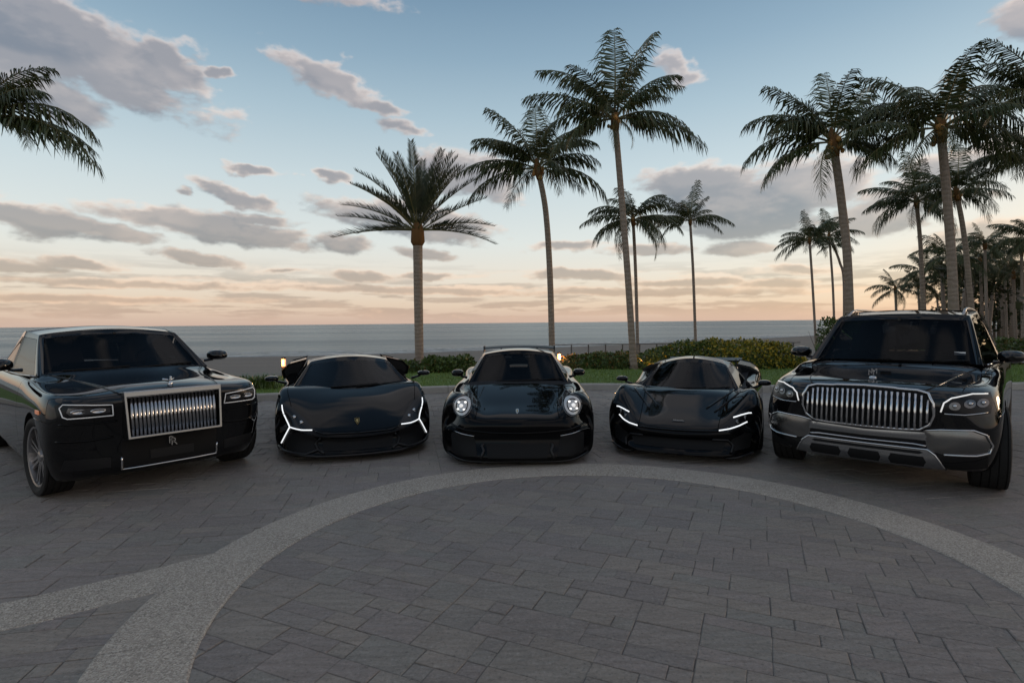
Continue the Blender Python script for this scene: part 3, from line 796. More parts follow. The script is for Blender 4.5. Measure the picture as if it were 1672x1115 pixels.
shrub('shrub', 'low bushy green shrub bed behind the left mirror of the middle car', 'shrub', X(690, 18.5), X(775, 18.5), 17.6, 19.2, .52, 4200, [HL, OL], 3, None, .10, None, lambda x, f: .05)
shrub('shrub', 'small green shrub hidden behind the roof of the second car from the left', 'shrub', X(560, 19), X(690, 19), 17.8, 19.2, .42, 3500, [HL, OL], 4, None, .10, None, lambda x, f: .05)
shrub('shrub', 'dark bushy shrub at the left roof corner of the big chrome-grilled car', 'shrub', X(1340, 27), X(1382, 27), 26, 27.6, Z(520, 1360, 27), 2600, [HL, OL], 5, None, .14, None, lambda x, f: .05)
shrub('hedge', 'long green hedge along the lawn at the right edge behind the big car', 'hedge', X(1480, 22), X(1780, 22), 21, 23.4, .75, 9000, [HL, OL], 6, None, .12, None, lambda x, f: .12)
def f_grove(n, b):
    n1 = n.noise(wpos(n), .9, 4); n.put(b.inputs['Base Color'], n.ramp(n.math('ADD', n.math('MULTIPLY', rnd(n), .6), n.math('MULTIPLY', n1, .4)), [(0, (.016, .024, .009)), (.6, (.035, .045, .016)), (1, (.07, .07, .028))]))
material('grove_leaf', rough=.6, spec=.2, fn=f_grove)
# undergrowth and tree mass of the grove
r = random.Random(77); mb = MB()
lumps = [(1560, 505, 62, 2.2), (1590, 495, 60, 2.6), (1632, 505, 58, 2.4), (1600, 520, 50, 2.0), (1640, 515, 48, 2.4), (1672, 522, 50, 2.4), (1530, 520, 66, 1.8), (1720, 505, 54, 3), (1775, 495, 54, 3.4), (1505, 532, 70, 1.4), (1475, 538, 74, 1.2)]
for (x, y, Yd, rad) in lumps:
    c = at(x, y, Yd)
    rad *= .78
    for k in range(int(rad * 300)):
        d = Vector((r.gauss(0, 1), r.gauss(0, 1), r.gauss(0, .75))).normalized() * rad * r.random() ** .45
        p = c + d; s_ = r.uniform(.18, .42); e = Vector((r.gauss(0, 1), r.gauss(0, 1), r.gauss(0, 1))).normalized(); w_ = e.cross(Vector((r.gauss(0, 1), r.gauss(0, 1), r.gauss(0, 1)))).normalized() * s_ * .35
        if p.z < -2: continue
        mb.add([p, p + e * s_ * .5 + w_, p + e * s_, p + e * s_ * .5 - w_], [(0, 1, 2, 3)])
for k in range(26):      # the grove goes on to the right, beyond the picture
    a = RAD(46 + k * 1.7); Yd = r.uniform(38, 58); c = Vector((math.sin(a) * Yd, math.cos(a) * Yd, r.uniform(.5, 4.5))); rad = r.uniform(2.6, 4.2)
    for j in range(int(rad * 190)):
        p = c + Vector((r.gauss(0, 1), r.gauss(0, 1), r.gauss(0, .75))).normalized() * rad * r.random() ** .45; s_ = r.uniform(.35, .8); e = Vector((r.gauss(0, 1), r.gauss(0, 1), r.gauss(0, 1))).normalized(); w_ = e.cross(Vector((r.gauss(0, 1), r.gauss(0, 1), r.gauss(0, 1)))).normalized() * s_ * .4
        if p.z > -2: mb.add([p, p + e * s_ * .5 + w_, p + e * s_, p + e * s_ * .5 - w_], [(0, 1, 2, 3)])
tag(mb.build('grove_foliage', MAT['grove_leaf']), kind='stuff')
for i in range(13):
    x = 1545 + i * 14 + r.uniform(-4, 4); Yd = r.uniform(44, 56); b_ = at(x, 552, Yd); b_.z = land_z(b_.x, b_.y) - .1
    root = empty('tree', b_); tag(root, 'pale bare trunk rising into the dark far grove at the right', 'tree', 'pale trunks of the far grove')
    hgt = at(x, r.uniform(440, 480), Yd).z - b_.z; lean = r.uniform(-.5, .5)
    mb = MB(); mb.tube([(0, 0, 0), (lean * .3, 0, hgt * .5), (lean, 0, hgt)], [.22, .16, .12], 8); mb.build('trunk', MAT['palm_bark'], root, True)
    mb = MB()
    for k in range(160):
        d = Vector((r.gauss(0, .7), r.gauss(0, .7), r.gauss(0, .5))); p = Vector((lean, 0, hgt)) + d; s_ = r.uniform(.15, .4)
        e = Vector((r.gauss(0, 1), r.gauss(0, 1), r.gauss(0, 1))).normalized(); w_ = e.cross(Vector((.3, .5, 1))).normalized() * s_ * .35
        mb.add([p, p + e * s_ * .5 + w_, p + e * s_, p + e * s_ * .5 - w_], [(0, 1, 2, 3)])
    mb.build('crown', MAT['grove_leaf'], root)
# spiky tuft beside the saloon
r = random.Random(5); c = Vector((X(424, 13.4), 13.5, .1)); root = empty('ornamental_grass', c); tag(root, 'spiky tuft of grass at the kerb between the large saloon and the next car', 'plant')
for k in range(9):
    mb = MB()
    for j in range(16):
        a = r.uniform(0, 6.28); l = r.uniform(.35, .62); o_ = Vector((r.uniform(-.55, .4), r.uniform(-.2, .2), 0)); d = Vector((math.cos(a) * .5, math.sin(a) * .5, 1)).normalized(); w_ = Vector((-math.sin(a), math.cos(a), 0)) * .014
        p1 = o_ + d * l * .6; p2 = p1 + (d + Vector((math.cos(a), math.sin(a), -.6))).normalized() * l * .5
        mb.add([o_ - w_, o_ + w_, p1 + w_, p1 - w_, p2], [(0, 1, 2, 3), (3, 2, 4)])
    mb.build('leaf', MAT['hedge_leaf'], root)
# --- lawn blades
r = random.Random(9); mb = MB()
for i in range(42000):
    x = r.uniform(-13, 22); e = kerb_y(x) + .17; y = e + 5.6 * r.random() ** 1.6; z = land_z(x, y) - .005; h_ = r.uniform(.03, .075); a = r.uniform(0, 6.28)
    w_ = .008 + .0012 * (y - e); lx, ly = r.uniform(-.03, .03), r.uniform(-.03, .03)
    mb.add([(x - math.cos(a) * w_, y - math.sin(a) * w_, z), (x + math.cos(a) * w_, y + math.sin(a) * w_, z), (x + lx, y + ly, z + h_)], [(0, 1, 2)])
tag(mb.build('grass', MAT['grass_blade']), kind='stuff')
# --- beach railing
material('weathered_wood', (.16, .145, .13), .85)
fr = empty('beach_railing', (X(985, 26), 26, land_z(X(985, 26), 26))); tag(fr, 'grey timber railing along the beach behind the low dark hedge', 'railing')
Zt = Z(563, 985, 26) - fr.location.z; xa, xb = X(905, 26) - fr.location.x, X(1300, 26) - fr.location.x
k = xa
while k < xb:
    gz = land_z(fr.location.x + k, 26) - fr.location.z
    mb = MB(); mb.box((k, 0, (Zt + gz) / 2 - .1), (.06, .06, Zt - gz + .2)); mb.build('post', MAT['weathered_wood'], fr); k += .79 * 1.02
for zz, hh in ((Zt + .03, .04), (Zt * .5, .03)):
    mb = MB(); mb.box(((xa + xb) / 2, -.075, zz), (xb - xa + .3, .05, hh)); mb.build('rail', MAT['weathered_wood'], fr)
# --- garden lights: lit bollards among the planting
material('lamp_metal', (.05, .045, .04), .5, .6)
material('lamp_glow', (.8, .5, .3), .4, emit=(1, .40, .22), estr=.7)
def garden_lamp(label, px, py, Y, watts, h_=.55, up=False):
    p = at(px, py, Y); gz = land_z(p.x, p.y)
    root = empty('garden_lamp', (p.x, p.y, gz)); tag(root, label, 'garden lamp', 'lit garden lamps')
    mb = MB(); mb.lathe([(0, .0), (0, .07), (h_ * .55, .06), (h_ * .55, 0)], 14, 'Z'); mb.build('post', MAT['lamp_metal'], root, False)
    mb = MB(); mb.lathe([(h_ * .55, .065), (h_ * .92, .065)], 14, 'Z'); mb.build('lens', MAT['lamp_glow'], root, True)
    mb = MB(); mb.lathe([(h_ * .92, 0), (h_ * .92, .08), (h_, .065), (h_ * 1.03, 0)], 14, 'Z'); mb.build('cap', MAT['lamp_metal'], root, False)
    li = D.lights.new('bulb', 'POINT'); li.energy = watts; li.color = (1, .45, .17); li.shadow_soft_size = .08
    lo = D.objects.new('bulb', li); col.objects.link(lo); lo.parent = root; lo.location = (0, -.16, h_ * .75)
garden_lamp('orange lit bollard lamp beside the curved palm trunk behind the middle car', 913, 585, 19.6, 26, .62)
garden_lamp('orange lit bollard lamp behind the left window of the second car', 463, 585, 17.0, 14, .62)
garden_lamp('orange lit bollard lamp between the two crossed pale trunks', 1046, 600, 19.0, 16, .35)
# ------------------------------------------------------------------ cars: materials
def f_paint(n, b, ior=1.26):
    b.inputs['Coat IOR'].default_value = ior
    p = n.node('ShaderNodeTexCoord').outputs['Object']
    d = n.noise(p, 3.0, 5, .6); n.put(b.inputs['Coat Roughness'], n.maprange(d, .4, .7, .02, .06))
material('black_paint', (.003, .003, .0035), .4, coat=1.0, spec=.0, fn=f_paint)
material('black_lacquer', (.003, .003, .0035), .4, coat=1.0, spec=.0, fn=lambda n, b: f_paint(n, b, 1.5))
material('satin_black', (.010, .010, .011), .38, spec=.4)
material('matte_black', (.006, .006, .0065), .7, spec=.25)
material('dark_interior', (.010, .010, .012), .75, spec=.2)
material('seat_leather', (.030, .028, .030), .5, spec=.4)
material('seat_tan', (.10, .085, .085), .5, spec=.4)
material('chrome', (.62, .62, .63), .12, metal=1.0)
material('satin_silver', (.42, .41, .41), .30, metal=1.0)
material('dark_chrome', (.16, .16, .165), .25, metal=1.0)
def f_meshp(n, b):
    p = n.node('ShaderNodeTexCoord').outputs['Object']; v = n.node('ShaderNodeTexChecker'); n.put(v.inputs['Vector'], p); v.inputs['Scale'].default_value = 150
    n.put(b.inputs['Base Color'], n.mix(v.outputs['Fac'], (.17, .17, .17), (.25, .248, .245)))
material('silver_mesh', rough=.24, metal=1.0, fn=f_meshp)
def f_tyre(n, b):
    p = n.node('ShaderNodeTexCoord').outputs['Object']; k = n.noise(p, 20, 4); n.put(b.inputs['Base Color'], n.mix(k, (.010, .010, .010), (.022, .021, .020)))
material('tyre_rubber', rough=.75, spec=.3, fn=f_tyre)
material('lamp_housing', (.008, .008, .009), .25, spec=.25)
material('lamp_reflector', (.55, .56, .58), .18, metal=1.0)
material('drl_white', (.9, .9, .9), .3, emit=(.95, .98, 1), estr=.95)
material('frame_glow', (.8, .8, .8), .25, emit=(.9, .95, 1), estr=.07)  # faint glow put in for the bright edges of a chrome frame
material('lit_reflector', (.5, .5, .5), .3, metal=.6, emit=(1, .97, .92), estr=.05)
material('led_soft', (.9, .9, .9), .2, emit=(1, .98, .95), estr=.5)
material('led_point', (.9, .9, .9), .2, emit=(1, .98, .95), estr=1.3)
material('amber_lens', (.55, .22, .12), .25, emit=(1, .38, .2), estr=.22)
material('slat_chrome', (.42, .42, .43), .16, metal=1.0)
material('frame_silver', (.34, .345, .355), .22, metal=1.0)
material('badge_metal', (.55, .54, .52), .25, metal=1.0)
material('badge_gold', (.50, .36, .14), .35, metal=1.0)
material('sticker', (.8, .8, .8), .5)
def glass_mat(name, tint, alpha):
    m_ = D.materials.new(name); m_.use_nodes = True; n = NT(m_.node_tree); m_.node_tree.nodes.clear()
    tr = n.node('ShaderNodeBsdfTransparent'); tr.inputs[0].default_value = (*tint, 1)
    gl = n.node('ShaderNodeBsdfGlossy'); gl.inputs['Roughness'].default_value = .01; gl.inputs[0].default_value = (.9, .92, .95, 1)
    fr_ = n.node('ShaderNodeFresnel'); fr_.inputs[0].default_value = 1.2
    mx = n.node('ShaderNodeMixShader'); n.l.new(fr_.outputs[0], mx.inputs[0]); n.l.new(tr.outputs[0], mx.inputs[1]); n.l.new(gl.outputs[0], mx.inputs[2])
    o = n.node('ShaderNodeOutputMaterial'); n.l.new(mx.outputs[0], o.inputs[0]); MAT[name] = m_
glass_mat('windscreen_glass', (.30, .31, .33), 1); glass_mat('tinted_glass', (.06, .06, .065), 1); glass_mat('lamp_glass', (.8, .8, .82), 1)

# ------------------------------------------------------------------ cars: surface builder
def limit_fit(V, F, it=7, relax=.8):
    """moves a quad cage so that its subdivision limit passes through the given points"""
    V = np.array(V, float); T = V.copy(); nv = len(V)
    en = [set() for _ in range(nv)]; fo = [[] for _ in range(nv)]; ec = {}
    for f in F:
        for k in range(4):
            a, b = f[k], f[(k + 1) % 4]; en[a].add(b); en[b].add(a); fo[a].append(f[(k + 2) % 4])
            e = (min(a, b), max(a, b)); ec[e] = ec.get(e, 0) + 1
    bd = {}
    for (a, b), c in ec.items():
        if c == 1: bd.setdefault(a, []).append(b); bd.setdefault(b, []).append(a)
    M = np.zeros((nv, nv))
    for v in range(nv):
        if v in bd:
            M[v, v] = 4 / 6
            for q_ in bd[v]: M[v, q_] += 1 / 6
        else:
            n = len(en[v]); w = n * (n + 5); M[v, v] = n * n / w
            for q_ in en[v]: M[v, q_] += 4 / w
            for q_ in fo[v]: M[v, q_] += 1 / w
    for _ in range(it): V = V + relax * (T - M @ V)
    return V
PAINT = ['black_paint']
PARTS = ['bumper', 'hood', 'front_fender', 'door', 'rear_fender', 'rear_bumper', 'underbody', 'cabin_floor', 'wheel_arch']
def evaluated(o):
    dg = bpy.context.evaluated_depsgraph_get(); dg.update()
    return D.meshes.new_from_object(o.evaluated_get(dg), preserve_all_data_layers=False, depsgraph=dg)
def body_cage(sp):
    st = sp['st']; J = len(st) - 1; idx = {}; V = []; F = []; MI = []
    def pos(i, j, k):
        a = abs(i); s_ = 1 if i > 0 else -1
        y, zb, W, zz, t, U = st[j]
        z4 = [zb, zz[0], zz[1], t[4]][k]
        if j == 0:
            Y = sp['fy'][k][a]; z = t[a] if k == 3 else (z4 if a == 4 else (zb if k == 0 else sp['fz'][k - 1][a]))
            return (s_ * U[a] * W[k], Y, z)
        if j == J:
            Y = y - [0.10, 0, 0, .06][k] - .22 * U[a] ** 3; z = t[a] if k == 3 else z4
            return (s_ * U[a] * W[k], Y, z)
        if a == 4: return (s_ * W[k], y, z4)
        return (s_ * U[a] * W[k], y, t[a] if k == 3 else zb)
    def vid(i, j, k):
        if (i, j, k) not in idx: idx[(i, j, k)] = len(V); V.append(pos(i, j, k))
        return idx[(i, j, k)]
    c1, dr0, dr1 = sp['cowl'], sp['door'][0], sp['door'][1]
    for i in range(-4, 4):
        for j in range(J):
            a = i if i >= 0 else -i - 1
            part = 1 if (j < c1 and a < sp['hoodcol']) else (7 if (a < 4 and c1 <= j < J - 2 and a < 3) else (2 if j < dr0 else (3 if j < dr1 else (4 if j < J - 1 else 5))))
            if a >= sp['hoodcol'] and j < c1: part = 2
            F.append((vid(i, j, 3), vid(i + 1, j, 3), vid(i + 1, j + 1, 3), vid(i, j + 1, 3))); MI.append(part)
            F.append((vid(i, j, 0), vid(i, j + 1, 0), vid(i + 1, j + 1, 0), vid(i + 1, j, 0))); MI.append(6)
        for k in range(3):
            F.append((vid(i, 0, k), vid(i + 1, 0, k), vid(i + 1, 0, k + 1), vid(i, 0, k + 1))); MI.append(0)
            F.append((vid(i, J, k), vid(i, J, k + 1), vid(i + 1, J, k + 1), vid(i + 1, J, k))); MI.append(5)
    for j in range(J):
        part = 2 if j < dr0 else (3 if j < dr1 else (4 if j < J - 1 else 5))
        for k in range(3):
            p_ = 0 if (j == 0 and k < sp.get('bumpk', 2)) else part
            F.append((vid(4, j, k), vid(4, j + 1, k), vid(4, j + 1, k + 1), vid(4, j, k + 1))); MI.append(p_)
            F.append((vid(-4, j, k), vid(-4, j, k + 1), vid(-4, j + 1, k + 1), vid(-4, j + 1, k))); MI.append(p_)
    return limit_fit(V, F), F, MI
def sub_eval(name, V, F, MI, nslots, levels=3, cutter=None):
    me = mesh(name, V, F, MI); o = link(name, me, None)
    for k in range(nslots): me.materials.append(MAT['black_paint'])
    md = o.modifiers.new('s', 'SUBSURF'); md.levels = levels; md.render_levels = levels; md.boundary_smooth = 'ALL'
    if cutter:
        for k in range(nslots): cutter.data.materials.append(MAT['black_paint'])
        b = o.modifiers.new('b', 'BOOLEAN'); b.operation = 'DIFFERENCE'; b.object = cutter; b.solver = 'EXACT'
    r_ = evaluated(o); D.objects.remove(o, do_unlink=True)
    return r_
def split_parts(me, names, parent, mats, groove=.004, sides=('front_fender', 'door', 'rear_fender', 'side_window', 'wheel_arch', 'pillar')):
    """one object per material region; loose islands of the names in sides become objects of their own"""
    bm0 = bmesh.new(); bm0.from_mesh(me); done = []
    for k, nm in enumerate(names):
        if nm is None: continue
        bm = bm0.copy(); bmesh.ops.delete(bm, geom=[f for f in bm.faces if f.material_index != k], context='FACES')
        if not bm.faces: bm.free(); continue
        halves = [0] if nm not in sides else [-1, 1]
        for h in halves:
            b2 = bm.copy()
            if h: bmesh.ops.delete(b2, geom=[f for f in b2.faces if f.calc_center_median().x * h < 0], context='FACES')
            if not b2.faces: b2.free(); continue
            if groove and nm not in ('wheel_arch', 'underbody', 'cabin_floor'):
                bmesh.ops.inset_region(b2, faces=b2.faces[:], thickness=groove, depth=0, use_boundary=True, use_even_offset=True)
                b2.normal_update()
                for v in b2.verts:
                    if v.is_boundary: v.co = v.co - v.normal * groove * 1.6
            for f in b2.faces: f.material_index = 0; f.smooth = True
            m2 = D.meshes.new(nm); b2.to_mesh(m2); b2.free(); m2.set_sharp_from_angle(angle=RAD(40))
            done.append(link(nm, m2, parent, mats.get(nm, MAT[PAINT[0]])))
        bm.free()
    bm0.free(); return done
class Car:
    def __init__(c, sp):
        PAINT[0] = sp.get('paint', 'black_paint')
        c.sp = sp; c.root = empty(sp['name'], (sp['pose'][0], sp['pose'][1], 0), RAD(sp['pose'][2])); tag(c.root, sp['label'], 'car', 'black cars parked in an arc')
        V, F, MI = body_cage(sp)
        mb = MB(); ag = sp.get('arch', .055)
        for (x, y, r_, w_) in sp['wheels']:
            for s_ in (-1, 1):
                x0, x1 = s_ * (x - w_ - .06), s_ * (x + .25)
                mb.lathe([(x0, 0), (x0, r_ + ag * .6), (x1, r_ + ag), (x1, 0)] if x0 < x1 else [(x1, 0), (x1, r_ + ag), (x0, r_ + ag * .6), (x0, 0)], 40, 'X', (0, y, r_ + .01), 8)
        cm = mb.mesh('cut'); bm = bmesh.new(); bm.from_mesh(cm); bmesh.ops.remove_doubles(bm, verts=bm.verts, dist=1e-5); bmesh.ops.recalc_face_normals(bm, faces=bm.faces); bm.to_mesh(cm); bm.free()
        cut = link('cut', cm)
        me = sub_eval('body', V, F, MI, 9, 3, cut); D.objects.remove(cut, do_unlink=True)
        c.bvh = BVHTree.FromPolygons([v.co.copy() for v in me.vertices], [tuple(p.vertices) for p in me.polygons])
        nm = list(PARTS)
        split_parts(me, nm, c.root, {'underbody': MAT['matte_black'], 'cabin_floor': MAT['dark_interior'], 'wheel_arch': MAT['matte_black']})
        c.greenhouse(); c.wheels(); c.interior()
    def greenhouse(c):
        g = c.sp['gh']; J = len(g) - 1; cr = c.sp['crown']; bow = c.sp['bow']; Ug = c.sp.get('ug', [0, .46, .915, 1]); fk = [0, .87, 1]; idx = {}; V = []; F = []; MI = []
        def pos(i, j, k):
            a = abs(i); s_ = 1 if i > 0 else -1; yb, wb, zb, yt, wt, zt = g[j]; f = fk[k]; u = Ug[a]
            y = yb + (yt - yb) * f; w_ = wb + (wt - wb) * f; z = zb + (zt - zb) * f
            bul = math.sin(math.pi * min(f, 1)) * .5
            if j in (0, J):
                sg = -1 if j == 0 else 1
                y += sg * (bow * (1 - u * u) * (1 - .35 * f)) + sg * .02 * bul; z += .022 * bul * 1.2; w_ += c.sp.get('swell', .03) * bul
                if k == 2: z += cr * (1 - u * u)
                if k == 1: z += cr * .92 * (1 - u * u)
                if k == 0: z += c.sp.get('cowlrise', 0) * (1 - u * u)
                return (s_ * u * w_, y, z)
            if k == 2: return (s_ * u * w_, y, z + cr * (1 - u * u))
            return (s_ * (w_ + c.sp.get('swell', .03) * bul), y, z)
        def vid(i, j, k):
            if (i, j, k) not in idx: idx[(i, j, k)] = len(V); V.append(pos(i, j, k))
            return idx[(i, j, k)]
        for i in range(-3, 3):
            a = i if i >= 0 else -i - 1
            for j in range(J): F.append((vid(i, j, 2), vid(i + 1, j, 2), vid(i + 1, j + 1, 2), vid(i, j + 1, 2))); MI.append(0)
            for k in range(2):
                F.append((vid(i, 0, k), vid(i + 1, 0, k), vid(i + 1, 0, k + 1), vid(i, 0, k + 1))); MI.append(1 if (a < 2 and k == 0) else 0)
                F.append((vid(i, J, k), vid(i, J, k + 1), vid(i + 1, J, k + 1), vid(i + 1, J, k))); MI.append(3 if (a < 2 and k == 0) else 0)
        for j in range(J):
            for k in range(2):
                gl = 2 if (k == 0 and j in (0, 2)) else (4 if (k == 0 and j == 1) else 0)
                F.append((vid(3, j, k), vid(3, j + 1, k), vid(3, j + 1, k + 1), vid(3, j, k + 1))); MI.append(gl)
                F.append((vid(-3, j, k), vid(-3, j, k + 1), vid(-3, j + 1, k + 1), vid(-3, j + 1, k))); MI.append(gl)
        me = sub_eval('cabin', limit_fit(V, F, 6), F, MI, 5, 3)
        c.gbvh = BVHTree.FromPolygons([v.co.copy() for v in me.vertices], [tuple(p.vertices) for p in me.polygons])
        split_parts(me, ['roof', 'windscreen', 'side_window', 'rear_window', 'pillar'], c.root, {'pillar': MAT['satin_black'], 'roof': MAT[PAINT[0]], 'windscreen': MAT['windscreen_glass'], 'side_window': MAT['tinted_glass'], 'rear_window': MAT['tinted_glass']}, .003)
    # --- placing things on the skin
    def hit(c, x, z, cab=False):
        for bv in ((c.gbvh, c.bvh) if cab else (c.bvh,)):
            h = bv.ray_cast(Vector((x, -3, z)), Vector((0, 1, 0)), 8)
            if h[0] is not None: return h[0], (h[1] if h[1].y < 0 else -h[1])
        p = c.bvh.find_nearest(Vector((x, .35, z)))
        return p[0], (p[1] if p[1].y < .3 else -p[1])
    def patch(c, name, poly, mt, parent=None, off=.004, thick=.02, res=.035, cab=False, mirror=False, bulge=0.0):
        out_ = []
        for s_ in ((1, -1) if mirror else (1,)):
            P = [Vector((x * s_, z)) for x, z in poly]; bd = []
            for i, p in enumerate(P):
                q_ = P[(i + 1) % len(P)]; n = max(1, int((q_ - p).length / res)); bd += [p.lerp(q_, k / n) for k in range(n)]
            xs_ = [p.x for p in P]; zs_ = [p.y for p in P]; pts = list(bd); nb = len(bd)
            def inside(p):
                r_ = False; j = nb - 1
                for i in range(nb):
                    if (bd[i].y > p.y) != (bd[j].y > p.y) and p.x < (bd[j].x - bd[i].x) * (p.y - bd[i].y) / (bd[j].y - bd[i].y) + bd[i].x: r_ = not r_
                    j = i
                return r_
            x = min(xs_) + res * .5
            while x < max(xs_):
                z = min(zs_) + res * .5
                while z < max(zs_):
                    p = Vector((x, z))
                    if inside(p) and min((p - b_).length for b_ in bd) > res * .45: pts.append(p)
                    z += res
                x += res
            vs2, _, fs2, _, _, _ = delaunay_2d_cdt(pts, [(i, (i + 1) % nb) for i in range(nb)], [], 1, 1e-5)
            V = []; n = len(vs2); back = []
            for p in vs2:
                h, nn = c.hit(p.x, p.y, cab); dd = min((p - b_).length for b_ in bd) if bulge else 0
                V.append(h + nn * (off + bulge * math.sin(min(1, dd / .09) * math.pi / 2))); back.append(h - Vector((0, -1, 0)) * thick)
            fs = [tuple(f) for f in fs2]; ec = {}
            for f in fs:
                for k in range(len(f)):
                    e = (f[k], f[(k + 1) % len(f)]); ec[e] = ec.get(e, 0) + 1
            allf = list(fs) + [tuple(i + n for i in reversed(f)) for f in fs]
            for (a, b) in ec:
                if (b, a) not in ec: allf.append((b, a, a + n, b + n))
            me = mesh(name, V + back, allf); bm = bmesh.new(); bm.from_mesh(me); bmesh.ops.recalc_face_normals(bm, faces=bm.faces)
            for f in bm.faces: f.smooth = True
            bm.to_mesh(me); bm.free(); me.set_sharp_from_angle(angle=RAD(35))
            out_.append(link(name, me, parent or c.root, mt))
        return out_ if mirror else out_[0]
    def strip(c, name, pts, rad, mt, parents=None, off=.006, closed=False, cab=False, mirror=False, flat=1.0, res=.03):
        out_ = []
        for n_, s_ in enumerate((1, -1) if mirror else (1,)):
            P = [Vector((x * s_, z)) for x, z in pts]; 
            if closed: P.append(P[0])
            Q = []
            for a, b in zip(P, P[1:]):
                n = max(1, int((b - a).length / res)); Q += [a.lerp(b, k / n) for k in range(n)]
            Q.append(P[-1]); L = []
            for p in Q:
                h, nn = c.hit(p.x, p.y, cab); L.append(h + nn * off)
            mb = MB(); mb.tube(L, rad, 7, 0, True, flat, Vector((0, 1, 0)))
            par = parents[n_] if parents else c.root
            out_.append(mb.build(name, mt, par, True))
        return out_ if mirror else out_[0]
    def wheels(c):
        sp = c.sp
        for n_, (x, y, r_, w_) in enumerate(sp['wheels']):
            for s_ in (-1, 1):
                mb = MB(); rr = r_ * sp.get('rimf', .74)
                mb.lathe([(-.02, 0), (-.02, rr * .72), (.005, rr * .72), (.005, 0)], 28, 'X', (0, 0, 0)); mb.lathe([(0, .0), (0, .05), (w_ * .28, .045), (w_ * .30, 0)], 14, 'X')
                wh = mb.build('wheel', MAT['dark_chrome'], c.root, False)
                wh.location = (s_ * (x - w_ / 2), y, r_); wh.rotation_euler = (0, 0, (0 if s_ > 0 else math.pi) + (RAD(sp.get('steer', 0)) if n_ == 0 else 0))
                mb = MB(); h = w_ / 2; pr = [(-h * .80, rr), (-h * .98, rr + (r_ - rr) * .35), (-h, rr + (r_ - rr) * .6), (-h * .93, r_ * .985)]
                for k in range(5):
                    a = -h * .82 + k * h * .41; b = a + h * .33
                    if k < 4: pr += [(a, r_), (b, r_), (b + .004, r_ - .010), (a + h * .41 - .004, r_ - .010)]
                    else: pr += [(a - h * .0, r_)]
                pr += [(h * .93, r_ * .985), (h, rr + (r_ - rr) * .6), (h * .98, rr + (r_ - rr) * .35), (h * .80, rr)]
                mb.lathe(pr, 44, 'X'); t = mb.build('tyre', MAT['tyre_rubber'], wh, True); t.data.set_sharp_from_angle(angle=RAD(35))
                mb = MB(); mb.lathe([(-h * .8, rr * .94), (-h * .8, rr), (h * .80, rr), (h * .84, rr * .99), (h * .80, rr * .93), (h * .2, rr * .90)], 40, 'X')
                ns = sp.get('spokes', 10)
                for k in range(ns):
                    a = 2 * math.pi * k / ns; e = Vector((0, math.cos(a), math.sin(a))); f = Vector((0, -math.sin(a), math.cos(a)))
                    for d in ((-.5, .5) if sp.get('twin') else (0,)):
                        p0 = e * .04 + f * d * .03 + Vector((h * .55, 0, 0)); p1 = e * rr * .95 + f * d * rr * .22 + Vector((h * .68, 0, 0))
                        sd = (p1 - p0).normalized(); wv = sd.cross(Vector((1, 0, 0))) * (.011 if sp.get('twin') else .017)
                        dv = Vector((.022, 0, 0))
                        mb.add([p0 - wv * 1.3, p0 + wv * 1.3, p1 + wv, p1 - wv, p0 - wv * 1.3 - dv, p0 + wv * 1.3 - dv, p1 + wv - dv, p1 - wv - dv], [(0, 1, 2, 3), (7, 6, 5, 4), (0, 4, 5, 1), (1, 5, 6, 2), (2, 6, 7, 3), (3, 7, 4, 0)])
                mb.lathe([(h * .50, .055), (h * .66, .05), (h * .70, .03), (h * .70, 0)], 16, 'X')
                mb.build('rim', MAT[sp.get('rim', 'dark_chrome')], wh, False)
    def interior(c):
        sp = c.sp; ib = sp['cab']       # y of dash, y of seats, half spread, belt height, head height
        yd, ys, hx, zb, zh = ib
        mb = MB(); mb.box((0, yd, zb - .01), (hx * 3.1, .34, .10), 0, None, .94); mb.box((-hx, yd - .02, zb + .055), (.34, .16, .05), 0, None, .8)
        mb.build('dashboard', MAT['dark_interior'], c.root)
        for s_ in (-1, 1):
            mb = MB(); rt = Matrix.Rotation(RAD(-14), 3, 'X')
            mb.box((s_ * hx, ys, zb + (zh - zb) * .22), (.46, .15, (zh - zb) * .85), 0, rt, .86); seat = mb.build('seat', MAT[sp.get('seatmat', 'seat_leather')], c.root)
            mb = MB(); mb.box((s_ * hx, ys + .10, zb + (zh - zb) * .80), (.27, .10, .17), 0, rt, .85); mb.tube([(s_ * hx - .06, ys + .08, zb + .2 * (zh - zb)), (s_ * hx - .06, ys + .10, zb + .8 * (zh - zb))], .008, 5); mb.build('headrest', MAT[sp.get('seatmat', 'seat_leather')], seat)
        mb = MB(); ring = [Vector((hx + .175 * math.cos(a), yd + .26 + .05 * math.sin(a), zb + .035 + .165 * math.sin(a))) for a in (2 * math.pi * k / 24 for k in range(25))]
        mb.tube(ring, .014, 6); mb.box((hx, yd + .24, zb + .03), (.30, .03, .03)); mb.box((hx, yd + .24, zb + .03), (.10, .04, .10)); mb.build('steering_wheel', MAT['satin_black'], c.root)
        xm, ym, zm = sp['mirror_in']
        mb = MB(); mb.box((xm, ym, zm), (.22, .03, .065), 0, None, .9); mb.box((xm, ym - .02, zm + .05), (.03, .03, .08)); mb.build('rear_view_mirror', MAT['satin_black'], c.root)
